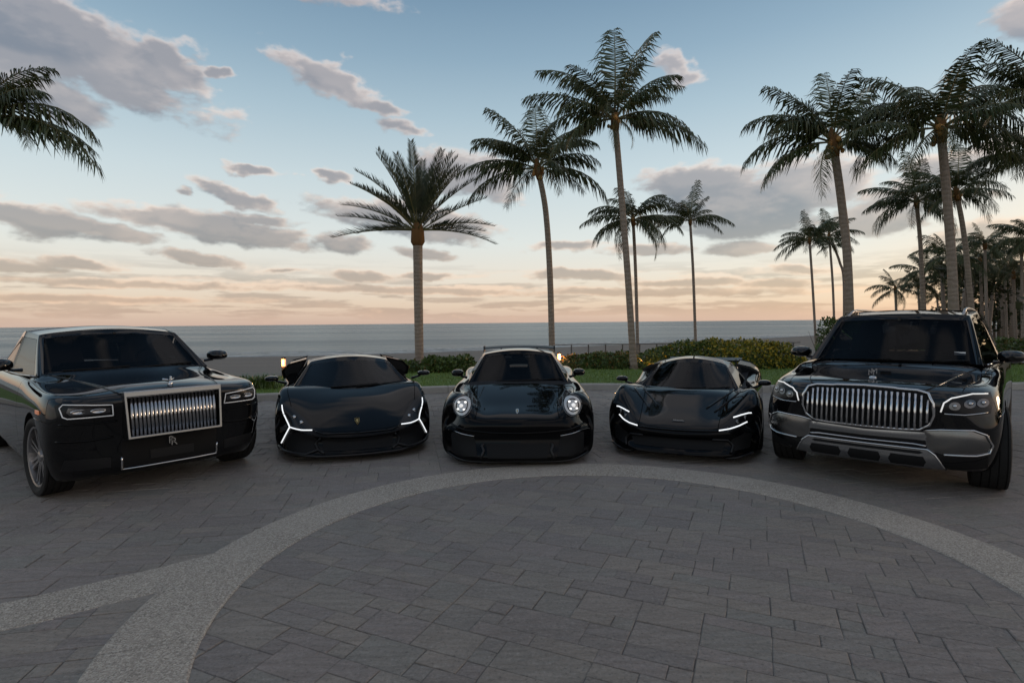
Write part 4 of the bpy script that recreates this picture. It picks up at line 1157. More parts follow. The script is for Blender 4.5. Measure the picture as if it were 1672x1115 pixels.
    def mirrors(c, x, y, z, w_=.20, h_=.13, dy=.16, armz=-.05, xin=None):
        for s_ in (-1, 1):
            mb = MB(); V = []
            n = 9
            for i in range(n):       # rounded shell, wide at the outer top, flat at the back
                t = i / (n - 1); y_ = y + dy * (t - .5); sc = math.sin(math.pi * min(.5, .06 + t * .62)) ** .7
                pr = []
                for k in range(14):
                    a = 2 * math.pi * k / 14; e = 2.6
                    ca, sa = math.cos(a), math.sin(a); rr = (abs(ca) ** e + abs(sa) ** e) ** (-1 / e)
                    pr.append(Vector((s_ * (x + w_ / 2 * sc * rr * ca), y_, z + h_ / 2 * sc * rr * sa * (1.0 if sa > 0 else .8))))
                V += pr
            fs = [(i * 14 + k, i * 14 + (k + 1) % 14, (i + 1) * 14 + (k + 1) % 14, (i + 1) * 14 + k) for i in range(n - 1) for k in range(14)] + [tuple(range(14)), tuple(range((n - 1) * 14, n * 14))]
            mb.add(V, fs)
            xi = xin if xin is not None else x - w_ * 1.0
            mb.tube([(s_ * xi, y + .02, z + armz - .03), (s_ * (x - w_ * .3), y, z - h_ * .35)], [.035, .022], 8, 0, True, .6)
            o = mb.build('wing_mirror', MAT[PAINT[0]], c.root, True); bm = bmesh.new(); bm.from_mesh(o.data); bmesh.ops.recalc_face_normals(bm, faces=bm.faces); bm.to_mesh(o.data); bm.free(); o.data.set_sharp_from_angle(angle=RAD(50))
            mb = MB(); mb.box((s_ * x, y + dy * .5 + .003, z), (w_ * .86, .006, h_ * .74), 0, None, .9); mb.build('mirror_glass', MAT['lamp_reflector'], o)
    def wipers(c, y, z, spread, length):
        for (x0, dr) in ((-spread, 1), (spread * .15, 1)):
            p0, p1 = Vector((x0, y, z)), None
            L = []
            for k in range(7):
                x_ = x0 + length * k / 6; h = c.gbvh.ray_cast(Vector((x_, -2, z - .025 + .02 * k / 6)), Vector((0, 1, 0)))
                if h[0] is not None: L.append(h[0] + Vector((0, -.012, .006)))
            if len(L) > 2:
                mb = MB(); mb.tube(L, .008, 5); mb.build('wiper', MAT['matte_black'], c.root)
def text_mesh(s_, size, depth=.004):
    cu = D.curves.new('lettering', 'FONT'); cu.body = s_; cu.size = size; cu.extrude = depth / 2; cu.align_x = 'CENTER'; cu.align_y = 'CENTER'; cu.resolution_u = 3
    o = D.objects.new('lettering', cu); col.objects.link(o); me = evaluated(o); D.objects.remove(o, do_unlink=True); D.curves.remove(cu); return me
def fan(pts, n=6):      # rounded polygon corners
    return pts
# ------------------------------------------------------------------ the five cars
U5 = [0, .28, .58, .84, 1]
# ---- large saloon
c = Car(dict(name='saloon_car', paint='black_lacquer', label='long black luxury saloon with tall upright chrome grille, at the left end of the row', pose=(-3.45, 5.60, 49),
    fy=[[.20, .20, .22, .28, .44], [.10, .10, .12, .17, .34], [.05, .05, .07, .12, .30], [.10, .10, .12, .18, .36]],
    fz=[[.44] * 5, [.80] * 5],
    st=[(0, .20, [.90, .965, .975, .935], [.44, .78], [1.035, 1.03, 1.015, 1.0, .985], [0, .26, .48, .80, 1]),
        (.75, .20, [.94, 1.0, 1.01, .955], [.46, .80], [1.10, 1.095, 1.075, 1.04, 1.01], [0, .28, .56, .83, 1]),
        (1.25, .20, [.94, 1.0, 1.01, .96], [.46, .80], [1.15, 1.145, 1.12, 1.075, 1.04], [0, .30, .70, .87, 1]),
        (1.65, .20, [.94, 1.0, 1.01, .96], [.46, .80], [1.175, 1.17, 1.155, 1.10, 1.06], [0, .32, .80, .92, 1]),
        (2.6, .20, [.94, 1.0, 1.01, .96], [.46, .80], [1.13, 1.13, 1.13, 1.12, 1.08], U5),
        (3.5, .20, [.94, 1.0, 1.01, .96], [.46, .80], [1.13, 1.13, 1.13, 1.12, 1.08], U5),
        (4.3, .20, [.94, 1.0, 1.01, .95], [.46, .80], [1.13, 1.13, 1.12, 1.10, 1.06], U5),
        (5.0, .22, [.90, .97, .98, .92], [.46, .78], [1.10, 1.10, 1.09, 1.06, 1.02], U5),
        (5.5, .28, [.80, .88, .88, .82], [.48, .76], [1.02, 1.02, 1.01, .99, .95], U5)],
    cowl=3, door=(3, 6), hoodcol=2, bumpk=2, wheels=[(1.0, .82, .385, .26), (.99, 4.2, .385, .26)], rimf=.78, spokes=7, twin=True, rim='satin_silver', steer=5,
    gh=[(1.56, .86, 1.13, 2.26, .715, 1.57), (2.60, .925, 1.11, 2.66, .75, 1.608), (2.74, .925, 1.11, 2.78, .75, 1.608), (3.75, .90, 1.11, 3.70, .66, 1.56), (4.75, .76, 1.10, 4.20, .56, 1.44)], crown=.06, bow=.10, cowlrise=.03,
    cab=(1.95, 2.75, .42, 1.16, 1.52), mirror_in=(.0, 2.12, 1.50), seatmat='seat_tan'))
g = c
mb = MB()          # chrome grille shell
def ring_frame(mb, xo, z0, z1, xi, zi0, zi1, y0, y1, mi=0, topx=None):
    O = [(-xo, z0), (xo, z0), (topx or xo, z1), (-(topx or xo), z1)]; I = [(-xi, zi0), (xi, zi0), (xi * 1.0 if topx is None else xi + (topx - xo), zi1), (-xi if topx is None else -(xi + (topx - xo)), zi1)]
    V = [(x, y0, z) for x, z in O] + [(x, y0, z) for x, z in I] + [(x, y1, z) for x, z in O] + [(x, y1, z) for x, z in I]; F = []
    for k in range(4):
        n = (k + 1) % 4; F += [(k, n, 4 + n, 4 + k), (8 + k, 12 + k, 12 + n, 8 + n), (k, 8 + k, 8 + n, n), (4 + k, 4 + n, 12 + n, 12 + k)]
    mb.add(V, F, mi)
ring_frame(mb, .425, .575, 1.035, .402, .598, .972, -.02, .16, 0, .44)
gr = mb.build('grille', MAT['frame_silver'], c.root); gr.rotation_euler.x = RAD(-6); gr.location = (0, -.125, .006); bv = gr.modifiers.new('b', 'BEVEL'); bv.width = .008; bv.segments = 2
mb = MB(); mb.box((0, .055, .78), (.80, .01, .36)); mb.build('grille_back', MAT['matte_black'], gr)
sl = MB(); sl.tube([(0, .02, .598), (0, .02, .972)], .0085, 8, 0, True, 1.8, Vector((1, 0, 0))); slm = sl.mesh('slat'); slm.materials.append(MAT['slat_chrome']); slm.polygons.foreach_set('use_smooth', [True] * len(slm.polygons))
for k in range(23):
    o = D.objects.new('slat', slm); col.objects.link(o); o.parent = gr; o.location.x = -.374 + k * .034
mb = MB()
mb.tube([(-.005, .10, 1.045), (0, .09, 1.075), (0, .10, 1.10)], [.030, .018, .012], 8); mb.ball((0, .085, 1.135), .012, 0, 8, 5); mb.tube([(0, .10, 1.10), (0, .088, 1.125)], [.014, .008], 6)
for s_ in (-1, 1): mb.add([(0, .10, 1.115), (s_ * .055, .155, 1.125), (s_ * .05, .17, 1.10), (0, .12, 1.085), (0, .105, 1.112), (s_ * .055, .16, 1.122), (s_ * .05, .175, 1.097), (0, .125, 1.082)], [(0, 1, 2, 3), (7, 6, 5, 4), (0, 4, 5, 1), (1, 5, 6, 2), (2, 6, 7, 3), (3, 7, 4, 0)])
mb.build('hood_ornament', MAT['chrome'], c.root, True)
hs = c.patch('headlight', [(.485, .79), (.50, .93), (.86, .96), (.915, .93), (.905, .81), (.87, .78)], MAT['lamp_housing'], None, .004, .03, .03, mirror=True)
c.strip('lamp_frame', [(.505, .812), (.515, .915), (.86, .94), (.885, .91), (.87, .83), (.84, .812)], .005, MAT['frame_glow'], hs, .008, True, mirror=True)  # chrome frame of the lamp, its sheen painted as weak emission
for k_, s_ in enumerate((1, -1)): c.patch('reflector', [(s_ * x, z - .016) for x, z in ((.53, .905), (.83, .925), (.845, .885), (.82, .855), (.53, .86))], MAT['dark_chrome'], hs[k_], .007, .01, .025)
for s_, par in ((1, hs[0]), (-1, hs[1])):
    for x_ in (.62, .76):
        h, nn = c.hit(s_ * x_, .872); mb = MB(); mb.lathe([(.0, .0), (.004, .026), (-.006, .033), (.02, .036)], 16, 'Y'); o = mb.build('projector_lens', MAT['lamp_reflector'], par, True); o.location = h + nn * .015; o.scale = (1.75, 1, .62)
# bumper creases, lower grille and chrome
c.strip('bumper_trim', [(.47, .755), (.62, .745), (.90, .76)], .009, MAT['black_paint'], None, .004, mirror=True)
c.strip('bumper_trim', [(.50, .60), (.70, .585), (.92, .60)], .012, MAT['black_paint'], None, .002, mirror=True)
c.patch('lower_grille', [(-.43, .28), (-.43, .40), (-.44, .545), (.44, .545), (.43, .40), (.43, .28)], MAT['matte_black'], None, .004, .03)
c.patch('side_intake', [(.52, .30), (.52, .40), (.86, .42), (.88, .31)], MAT['satin_black'], None, .004, .02, mirror=True)
c.strip('chrome_trim', [(-.435, .385), (-.435, .265), (.435, .265), (.435, .385)], .010, MAT['chrome'], None, .008)
c.patch('plate_recess', [(-.20, .33), (-.20, .42), (.20, .42), (.20, .33)], MAT['satin_black'], None, .010, .02)
tm = text_mesh('R', .105, .008)
for dx_, dz_ in ((-.011, .010), (.011, -.010)):
    o = link('emblem', tm, c.root, MAT['badge_metal']); h, nn = c.hit(0, .48); o.location = h + Vector((dx_, -.018, dz_)); o.rotation_euler = (math.pi / 2, 0, 0)
mb = MB()
for s_ in (-1, 1):
    mb = MB(); p, nn_, _, _ = c.bvh.find_nearest(Vector((s_ * 1.05, .50, .865))); mb.box(p + nn_ * .003, (.012, .13, .035), 0, Matrix.Rotation(math.atan2(-nn_.x * s_ * s_, -nn_.y) if False else 0, 3, 'Z')); o = mb.build('side_marker', MAT['amber_lens'], c.root)
    o.rotation_euler = (0, 0, 0)
c.strip('hood_crease', [(.445, 1.0), (.50, 1.045), (.60, 1.09), (.72, 1.125), (.80, 1.145)], .007, MAT['black_paint'], None, .001, mirror=True)
c.mirrors(1.12, 1.78, 1.25, .25, .15, .17, -.03, .93); c.wipers(1.55, 1.19, .62, .62)
for s_ in (-1, 1):
    mb = MB(); L = []
    for k in range(15):
        y_ = 1.5 + k * .235; h = c.gbvh.find_nearest(Vector((s_ * .95, y_, 1.135))); L.append(h[0] + Vector((s_ * .008, 0, 0)))
    mb.tube(L, .009, 6); mb.build('window_trim', MAT['satin_silver'], c.root, True)

# ---- wedge supercar with the Y lights
c = Car(dict(name='sports_car', label='low black wedge supercar with glowing white Y-shaped lights, second from the left', pose=(-1.90, 6.74, 19),
    fy=[[-.08, -.06, .01, .18, .46], [-.06, -.04, .03, .21, .50], [-.03, -.01, .06, .26, .56], [.02, .03, .09, .30, .62]],
    fz=[[.17, .17, .17, .18, .18], [.265, .27, .29, .33, .36]],
    st=[(0, .09, [.93, .96, .95, .90], [.18, .36], [.345, .35, .375, .42, .46], U5),
        (.62, .10, [.93, .98, .99, .94], [.26, .44], [.615, .615, .605, .60, .57], U5),
        (1.05, .11, [.94, 1.0, 1.02, .975], [.28, .50], [.745, .745, .75, .765, .71], [0, .28, .6, .88, 1]),
        (1.45, .11, [.93, .99, 1.0, .95], [.28, .52], [.80, .80, .80, .80, .75], [0, .28, .6, .88, 1]),
        (2.4, .11, [.91, .97, .99, .93], [.28, .54], [.80, .80, .80, .80, .76], U5),
        (3.0, .12, [.93, 1.0, 1.03, .98], [.30, .56], [.86, .86, .88, .91, .85], U5),
        (3.6, .13, [.95, 1.02, 1.03, .99], [.30, .58], [.88, .88, .90, .93, .88], U5),
        (4.3, .16, [.94, 1.0, 1.01, .97], [.34, .6], [.88, .88, .88, .90, .86], U5),
        (4.8, .22, [.86, .92, .93, .90], [.4, .62], [.80, .80, .80, .80, .78], U5)],
    arch=.03, cowl=3, door=(3, 5), hoodcol=3, bumpk=3, wheels=[(.985, 1.02, .345, .25), (1.0, 3.72, .36, .32)], rimf=.76, spokes=5, twin=True, rim='dark_chrome', steer=-2,
    gh=[(1.10, .87, .69, 2.16, .57, 1.085), (2.45, .88, .70, 2.45, .60, 1.095), (2.56, .88, .70, 2.54, .60, 1.092), (3.1, .80, .80, 2.9, .56, 1.05), (4.2, .5, .86, 3.7, .40, .93)], crown=.068, swell=.05, bow=.17, cowlrise=.0,
    cab=(1.75, 2.55, .36, .80, 1.05), mirror_in=(0, 1.95, 1.02)))
hs = c.patch('headlight', [(.50, .375), (.60, .465), (.78, .60), (.90, .655), (.905, .57), (.86, .46), (.80, .39), (.66, .36)], MAT['lamp_housing'], None, .004, .02, .03, mirror=True)
c.strip('daylight_strip', [(.535, .375), (.66, .377), (.795, .392), (.845, .475), (.87, .52)], 0.0075, MAT['drl_white'], hs, .010, mirror=True)
c.strip('daylight_strip', [(.795, .392), (.85, .29), (.895, .20)], 0.0075, MAT['drl_white'], hs, .010, mirror=True)
c.strip('daylight_strip', [(.875, .53), (.895, .575), (.905, .62)], .007, MAT['drl_white'], hs, .010, mirror=True)
for s_, par in ((1, hs[0]), (-1, hs[1])):
    for x_, z_ in ((.665, .45), (.75, .50)):
        h, nn = c.hit(s_ * x_, z_); mb = MB(); mb.ball((0, 0, 0), .026, 0, 10, 6); o = mb.build('projector_lens', MAT['lamp_reflector'], par, True); o.location = h + nn * .002
c.patch('side_intake', [(.45, .17), (.50, .33), (.72, .35), (.80, .33), (.86, .20), (.80, .13), (.56, .12)], MAT['matte_black'], None, .004, .02, mirror=True)
c.strip('intake_blade', [(.40, .12), (.47, .155), (.60, .115), (.86, .125), (.93, .16)], .014, MAT['satin_black'], None, .010, mirror=True)
c.strip('intake_blade', [(.44, .30), (.50, .22), (.47, .15)], .012, MAT['satin_black'], None, .010, mirror=True)
c.patch('lower_grille', [(-.40, .14), (-.43, .30), (.43, .30), (.40, .14)], MAT['matte_black'], None, .004, .02)
c.strip('nose_trim', [(-.50, .365), (-.40, .335), (0, .325), (.40, .335), (.50, .365)], .008, MAT['black_paint'], None, .004)
c.strip('splitter', [(-.90, .125), (-.50, .10), (0, .10), (.50, .10), (.90, .125)], .016, MAT['satin_black'], None, .012)
bd = c.patch('badge', [(-.026, .462), (.026, .462), (.026, .436), (0, .403), (-.026, .436)], MAT['matte_black'], None, .006, .01, .02)
c.patch('badge_crest', [(-.014, .452), (.014, .452), (.013, .436), (0, .418), (-.013, .436)], MAT['badge_gold'], bd, .009, .01, .012)
c.strip('badge_rim', [(-.026, .462), (.026, .462), (.026, .436), (0, .403), (-.026, .436)], .003, MAT['badge_gold'], [bd], .008, True)
c.mirrors(1.10, 1.60, .885, .19, .085, .15, -.04, .90); c.wipers(1.0, .80, .3, .66)
for s_ in (-1, 1):     # flying shoulders with the side intakes behind the doors
    mb = MB(); O = [(.66, 1.075), (.93, 1.005), (1.03, .895), (1.0, .79), (.80, .78)]
    def lay(y, k, dz): return [(s_ * (.82 + (x - .82) * k), y, .80 + (z - .80) * k + dz) for x, z in O]
    V = lay(2.80, 1.0, 0) + lay(3.3, .99, .005) + lay(4.1, .86, .02); F = [(0, 1, 2, 3, 4), tuple(range(14, 9, -1))]
    for q_ in (0, 5):
        for k in range(5): n = (k + 1) % 5; F.append((q_ + k, q_ + n, q_ + 5 + n, q_ + 5 + k))
    mb.add(V, F); o = mb.build('shoulder_panel', MAT['black_paint'], c.root); bv = o.modifiers.new('b', 'BEVEL'); bv.width = .012; bv.segments = 3
    mb = MB(); I = [(.70, 1.045), (.92, .985), (1.0, .895), (.975, .815), (.80, .81)]
    mb.add([(s_ * x, 2.793, z) for x, z in I] + [(s_ * x, 2.83, z) for x, z in I], [(0, 1, 2, 3, 4)] + [(k, (k + 1) % 5, 5 + (k + 1) % 5, 5 + k) for k in range(5)]); mb.build('shoulder_intake', MAT['matte_black'], o)

# ---- rear-engined coupe
c = Car(dict(name='coupe_car', label='black coupe with round lit headlights and a rear wing, in the middle of the row', pose=(.05, 6.31, -1.2),
    fy=[[-.05, -.04, 0, .12, .36], [-.01, 0, .03, .13, .36], [.0, .01, .04, .15, .38], [.05, .055, .085, .19, .42]],
    fz=[[.24] * 5, [.40, .40, .40, .41, .42]],
    st=[(0, .08, [.85, .88, .88, .82], [.24, .42], [.54, .54, .545, .56, .55], [0, .3, .6, .82, 1]),
        (.40, .09, [.88, .925, .93, .87], [.26, .45], [.635, .635, .64, .765, .66], [0, .3, .56, .765, 1]),
        (.74, .10, [.90, .95, .955, .90], [.27, .48], [.725, .725, .715, .79, .73], [0, .3, .58, .80, 1]),
        (1.2, .10, [.88, .93, .94, .88], [.27, .50], [.83, .83, .815, .82, .77], [0, .3, .62, .84, 1]),
        (1.6, .10, [.87, .91, .92, .87], [.27, .52], [.85, .85, .84, .83, .79], [0, .3, .62, .86, 1]),
        (2.5, .10, [.86, .90, .92, .87], [.27, .52], [.84, .84, .84, .84, .80], U5),
        (3.2, .11, [.90, .97, .985, .92], [.28, .54], [.87, .87, .87, .88, .83], U5),
        (3.9, .13, [.90, .96, .97, .90], [.30, .56], [.84, .84, .85, .85, .80], U5),
        (4.48, .22, [.80, .85, .86, .80], [.36, .56], [.72, .72, .72, .72, .70], U5)],
    cowl=3, door=(3, 6), hoodcol=2, bumpk=3, wheels=[(.935, .98, .345, .255), (.975, 3.42, .365, .31)], rimf=.76, spokes=10, rim='dark_chrome', steer=1,
    gh=[(1.40, .72, .80, 2.10, .50, 1.185), (2.42, .81, .80, 2.43, .53, 1.195), (2.52, .81, .80, 2.52, .53, 1.192), (3.25, .72, .82, 3.0, .48, 1.10), (4.1, .52, .80, 3.55, .40, .95)], crown=.058, swell=.045, bow=.13, cowlrise=.015,
    cab=(1.78, 2.55, .35, .85, 1.12), mirror_in=(0, 1.98, 1.125)))
for s_ in (-1, 1):
    cx_, cz_ = s_ * .665, .662
    poly = [(cx_ + .112 * math.cos(a), cz_ + .112 * math.sin(a)) for a in (2 * math.pi * k / 28 for k in range(28))]
    p0, n0 = c.hit(cx_, cz_)
    hl = c.patch('headlight', poly, MAT['lamp_housing'], None, .005, .03, .03)
    c.strip('lamp_ring', poly, .007, MAT['dark_chrome'], [hl], .006, True)
    poly2 = [(cx_ + .098 * math.cos(a), cz_ + .098 * math.sin(a)) for a in (2 * math.pi * k / 24 for k in range(24))]
    c.patch('reflector', poly2, MAT['lit_reflector'], hl, .010, .01, .022)
    c.strip('inner_ring', [(cx_ + .066 * math.cos(a), cz_ + .066 * math.sin(a)) for a in (2 * math.pi * k / 20 for k in range(20))], .006, MAT['lamp_housing'], [hl], .014, True)
    for a in (45, 135, 225, 315):
        h, nn = c.hit(cx_ + .052 * math.cos(RAD(a)), cz_ + .052 * math.sin(RAD(a))); mb = MB(); mb.ball((0, 0, 0), .0145, 0, 8, 5, (1.1, .6, .8)); o = mb.build('daylight_led', MAT['led_point'], hl, True); o.location = h + nn * .016
    h, nn = c.hit(cx_, cz_); mb = MB(); mb.ball((0, 0, 0), .026, 0, 12, 7, (1, .6, 1)); o = mb.build('projector_lens', MAT['led_soft'], hl, True); o.location = h + nn * .014
c.strip('bumper_crease', [(-.82, .455), (-.60, .42), (-.30, .395), (0, .39), (.30, .395), (.60, .42), (.82, .455)], .011, MAT['black_paint'], None, .006)
c.patch('side_intake', [(.46, .13), (.50, .35), (.74, .375), (.79, .355), (.78, .15), (.62, .12)], MAT['matte_black'], None, .004, .02, mirror=True)
c.strip('daylight_strip', [(.50, .352), (.60, .366), (.74, .388)], .006, MAT['lamp_reflector'], None, .010, mirror=True)
c.patch('lower_grille', [(-.34, .115), (-.36, .27), (.36, .27), (.34, .115)], MAT['matte_black'], None, .004, .02)
c.strip('intake_post', [(.385, .27), (.41, .24), (.385, .19), (.42, .11)], .016, MAT['satin_black'], None, .008, mirror=True)
c.strip('splitter', [(-.84, .10), (-.55, .075), (0, .07), (.55, .075), (.84, .10)], .014, MAT['satin_black'], None, .016)
c.strip('hood_crease', [(.50, .555), (.52, .62), (.50, .70), (.47, .76), (.455, .80)], .006, MAT['black_paint'], None, .0, mirror=True)
bd = c.patch('badge', [(-.020, .615), (0, .620), (.020, .615), (.017, .596), (0, .582), (-.017, .596)], MAT['badge_metal'], None, .005, .01, .02)
c.patch('badge_crest', [(-.007, .609), (.007, .609), (.006, .598), (0, .592), (-.006, .598)], MAT['badge_gold'], bd, .008, .01, .012)
c.mirrors(.88, 1.62, .935, .17, .11, .15, -.03, .74); c.wipers(1.28, .87, .30, .58)
mb = MB(); V = []; F = []
for i in range(9):
    x_ = -.66 + 1.32 * i / 8; y_ = 4.15 + .05 * abs(x_); z_ = 1.205 - .03 * (x_ / .66) ** 2
    V += [(x_, y_ - .14, z_ - .012), (x_, y_ - .05, z_ + .012), (x_, y_ + .14, z_ + .03), (x_, y_ - .04, z_ - .02)]
for i in range(8):
    for k in range(4): n = (k + 1) % 4; F.append((4 * i + k, 4 * i + n, 4 * i + 4 + n, 4 * i + 4 + k))
F += [(3, 2, 1, 0), (32, 33, 34, 35)]; mb.add(V, F)
wg = mb.build('rear_wing', MAT['satin_black'], c.root)
for s_ in (-1, 1):
    mb = MB(); mb.box((s_ * .665, 4.2, 1.17), (.014, .34, .11)); mb.build('end_plate', MAT['satin_black'], wg)
    mb = MB(); mb.tube([(s_ * .34, 4.22, .80), (s_ * .34, 4.12, 1.05), (s_ * .34, 4.16, 1.20)], [.03, .022, .018], 6); mb.build('wing_strut', MAT['satin_black'], wg)
for s_ in (-1, 1):      # pale labels on the folded sun visors
    mb = MB(); mb.box((s_ * .155 - .01, 2.03, 1.165), (.36, .10, .02), 0, Matrix.Rotation(RAD(52), 3, 'X')); v_ = mb.build('sun_visor', MAT['seat_leather'], c.root)
    mb = MB(); mb.box((s_ * .135 - .01, 2.008, 1.150), (.105, .045, .006), 0, Matrix.Rotation(RAD(52), 3, 'X')); mb.build('visor_label', MAT['sticker'], v_)

# ---- supercar with slim double strips
c = Car(dict(name='sports_car', label='low black supercar with two slim lit strips in each headlight, fourth from the left', pose=(1.94, 6.50, -23.5),
    fy=[[-.07, -.05, 0, .14, .40], [-.02, 0, .05, .20, .46], [.0, .02, .07, .23, .49], [.04, .05, .10, .26, .53]],
    fz=[[.18, .18, .18, .19, .20], [.28, .28, .29, .33, .35]],
    st=[(0, .09, [.85, .88, .88, .82], [.20, .35], [.385, .39, .405, .445, .46], [0, .28, .56, .82, 1]),
        (.52, .10, [.87, .92, .93, .88], [.26, .44], [.55, .55, .545, .63, .57], [0, .28, .56, .82, 1]),
        (.90, .11, [.90, .95, .965, .91], [.28, .50], [.675, .675, .665, .775, .71], [0, .28, .58, .86, 1]),
        (1.32, .11, [.88, .93, .945, .89], [.28, .52], [.745, .745, .735, .755, .70], [0, .28, .62, .86, 1]),
        (2.2, .11, [.86, .91, .935, .88], [.28, .52], [.74, .74, .74, .75, .71], U5),
        (3.0, .12, [.90, .96, .98, .93], [.30, .54], [.80, .80, .81, .84, .79], U5),
        (3.5, .13, [.92, .98, .99, .94], [.30, .56], [.82, .82, .83, .86, .81], U5),
        (4.1, .16, [.90, .95, .96, .92], [.34, .58], [.82, .82, .82, .84, .80], U5),
        (4.55, .22, [.82, .87, .88, .85], [.4, .6], [.76, .76, .76, .76, .74], U5)],
    cowl=3, door=(3, 5), hoodcol=2, bumpk=3, wheels=[(.945, 1.0, .335, .245), (.965, 3.60, .355, .31)], rimf=.77, spokes=10, rim='dark_chrome', steer=2,
    gh=[(1.22, .72, .655, 2.12, .45, 1.01), (2.36, .79, .67, 2.36, .50, 1.02), (2.46, .79, .67, 2.46, .50, 1.018), (3.0, .68, .74, 2.85, .46, .97), (3.9, .45, .78, 3.45, .34, .86)], crown=.085, swell=.075, bow=.20, cowlrise=.01,
    cab=(1.70, 2.45, .33, .74, 1.0), mirror_in=(0, 1.88, .945)))
hs = c.patch('headlight', [(.45, .375), (.56, .47), (.70, .57), (.82, .605), (.855, .55), (.83, .45), (.74, .41), (.56, .365)], MAT['lamp_housing'], None, .004, .02, .03, mirror=True)
c.strip('daylight_strip', [(.62, .503), (.70, .53), (.775, .548), (.81, .548)], .0078, MAT['drl_white'], hs, .010, mirror=True)
c.strip('daylight_strip', [(.47, .380), (.58, .397), (.68, .422), (.76, .446)], 0.0075, MAT['drl_white'], hs, .010, mirror=True)
for s_, par in ((1, hs[0]), (-1, hs[1])):
    for x_, z_ in ((.66, .465), (.745, .50)):
        h, nn = c.hit(s_ * x_, z_); mb = MB(); mb.ball((0, 0, 0), .022, 0, 10, 6); o = mb.build('projector_lens', MAT['dark_chrome'], par, True); o.location = h + nn * .001
c.strip('nose_crease', [(-.46, .375), (-.30, .37), (0, .365), (.30, .37), (.46, .375)], .010, MAT['black_paint'], None, .006)
c.patch('lower_grille', [(-.50, .16), (-.55, .25), (-.40, .27), (.40, .27), (.55, .25), (.50, .16)], MAT['matte_black'], None, .004, .02)
c.patch('side_intake', [(.60, .15), (.60, .28), (.74, .34), (.82, .32), (.80, .17)], MAT['matte_black'], None, .004, .02, mirror=True)
c.strip('intake_blade', [(.40, .285), (.56, .275), (.62, .21), (.60, .14)], .012, MAT['satin_black'], None, .010, mirror=True)
c.strip('splitter', [(-.82, .105), (-.50, .085), (0, .08), (.50, .085), (.82, .105)], .016, MAT['satin_black'], None, .018)
for (a, b) in (((.30, .56), (.62, .745)), ((.40, .53), (.68, .74))):
    c.strip('hood_crease', [a, ((a[0] + b[0]) / 2 + .035, (a[1] + b[1]) / 2 + .02), b], .013, MAT['black_paint'], None, .0, mirror=True)
bd = c.patch('badge', [(-.075, .452), (.075, .452), (.075, .438), (-.075, .438)], MAT['satin_black'], None, .004, .01, .03)
tm = text_mesh('McLaren', .034, .003); o = link('badge_lettering', tm, bd, MAT['badge_metal']); h, nn = c.hit(0, .446); o.location = h + nn * .010; o.rotation_euler = nn.to_track_quat('Z', 'Y').to_euler()
c.mirrors(.98, 1.52, .80, .17, .085, .14, -.05, .80); c.wipers(1.05, .75, .25, .5)
for s_ in (-1, 1):
    mb = MB(); O = [(.60, .95), (.80, .905), (.915, .83), (.90, .75), (.68, .75)]
    def lay(y, k, dz): return [(s_ * (.74 + (x - .74) * k), y, .77 + (z - .77) * k + dz) for x, z in O]
    V = lay(2.95, 1.0, 0) + lay(3.3, .99, .0) + lay(4.1, .85, .02); F = [(0, 1, 2, 3, 4), tuple(range(14, 9, -1))]
    for q_ in (0, 5):
        for k in range(5): n = (k + 1) % 5; F.append((q_ + k, q_ + n, q_ + 5 + n, q_ + 5 + k))
    mb.add(V, F); o = mb.build('shoulder_panel', MAT['satin_black'], c.root); bv = o.modifiers.new('b', 'BEVEL'); bv.width = .012; bv.segments = 3
    mb = MB(); I = [(.64, .925), (.79, .885), (.885, .825), (.87, .775), (.69, .775)]
    mb.add([(s_ * x, 2.943, z) for x, z in I] + [(s_ * x, 2.98, z) for x, z in I], [(0, 1, 2, 3, 4)] + [(k, (k + 1) % 5, 5 + (k + 1) % 5, 5 + k) for k in range(5)]); mb.build('shoulder_intake', MAT['matte_black'], o)
mb = MB(); mb.box((0, 4.35, .935), (1.30, .26, .022), 0, Matrix.Rotation(RAD(8), 3, 'X')); wg = mb.build('rear_wing', MAT['satin_black'], c.root)
for s_ in (-1, 1):
    mb = MB(); mb.box((s_ * .55, 4.34, .86), (.02, .14, .18)); mb.build('wing_strut', MAT['satin_black'], wg)

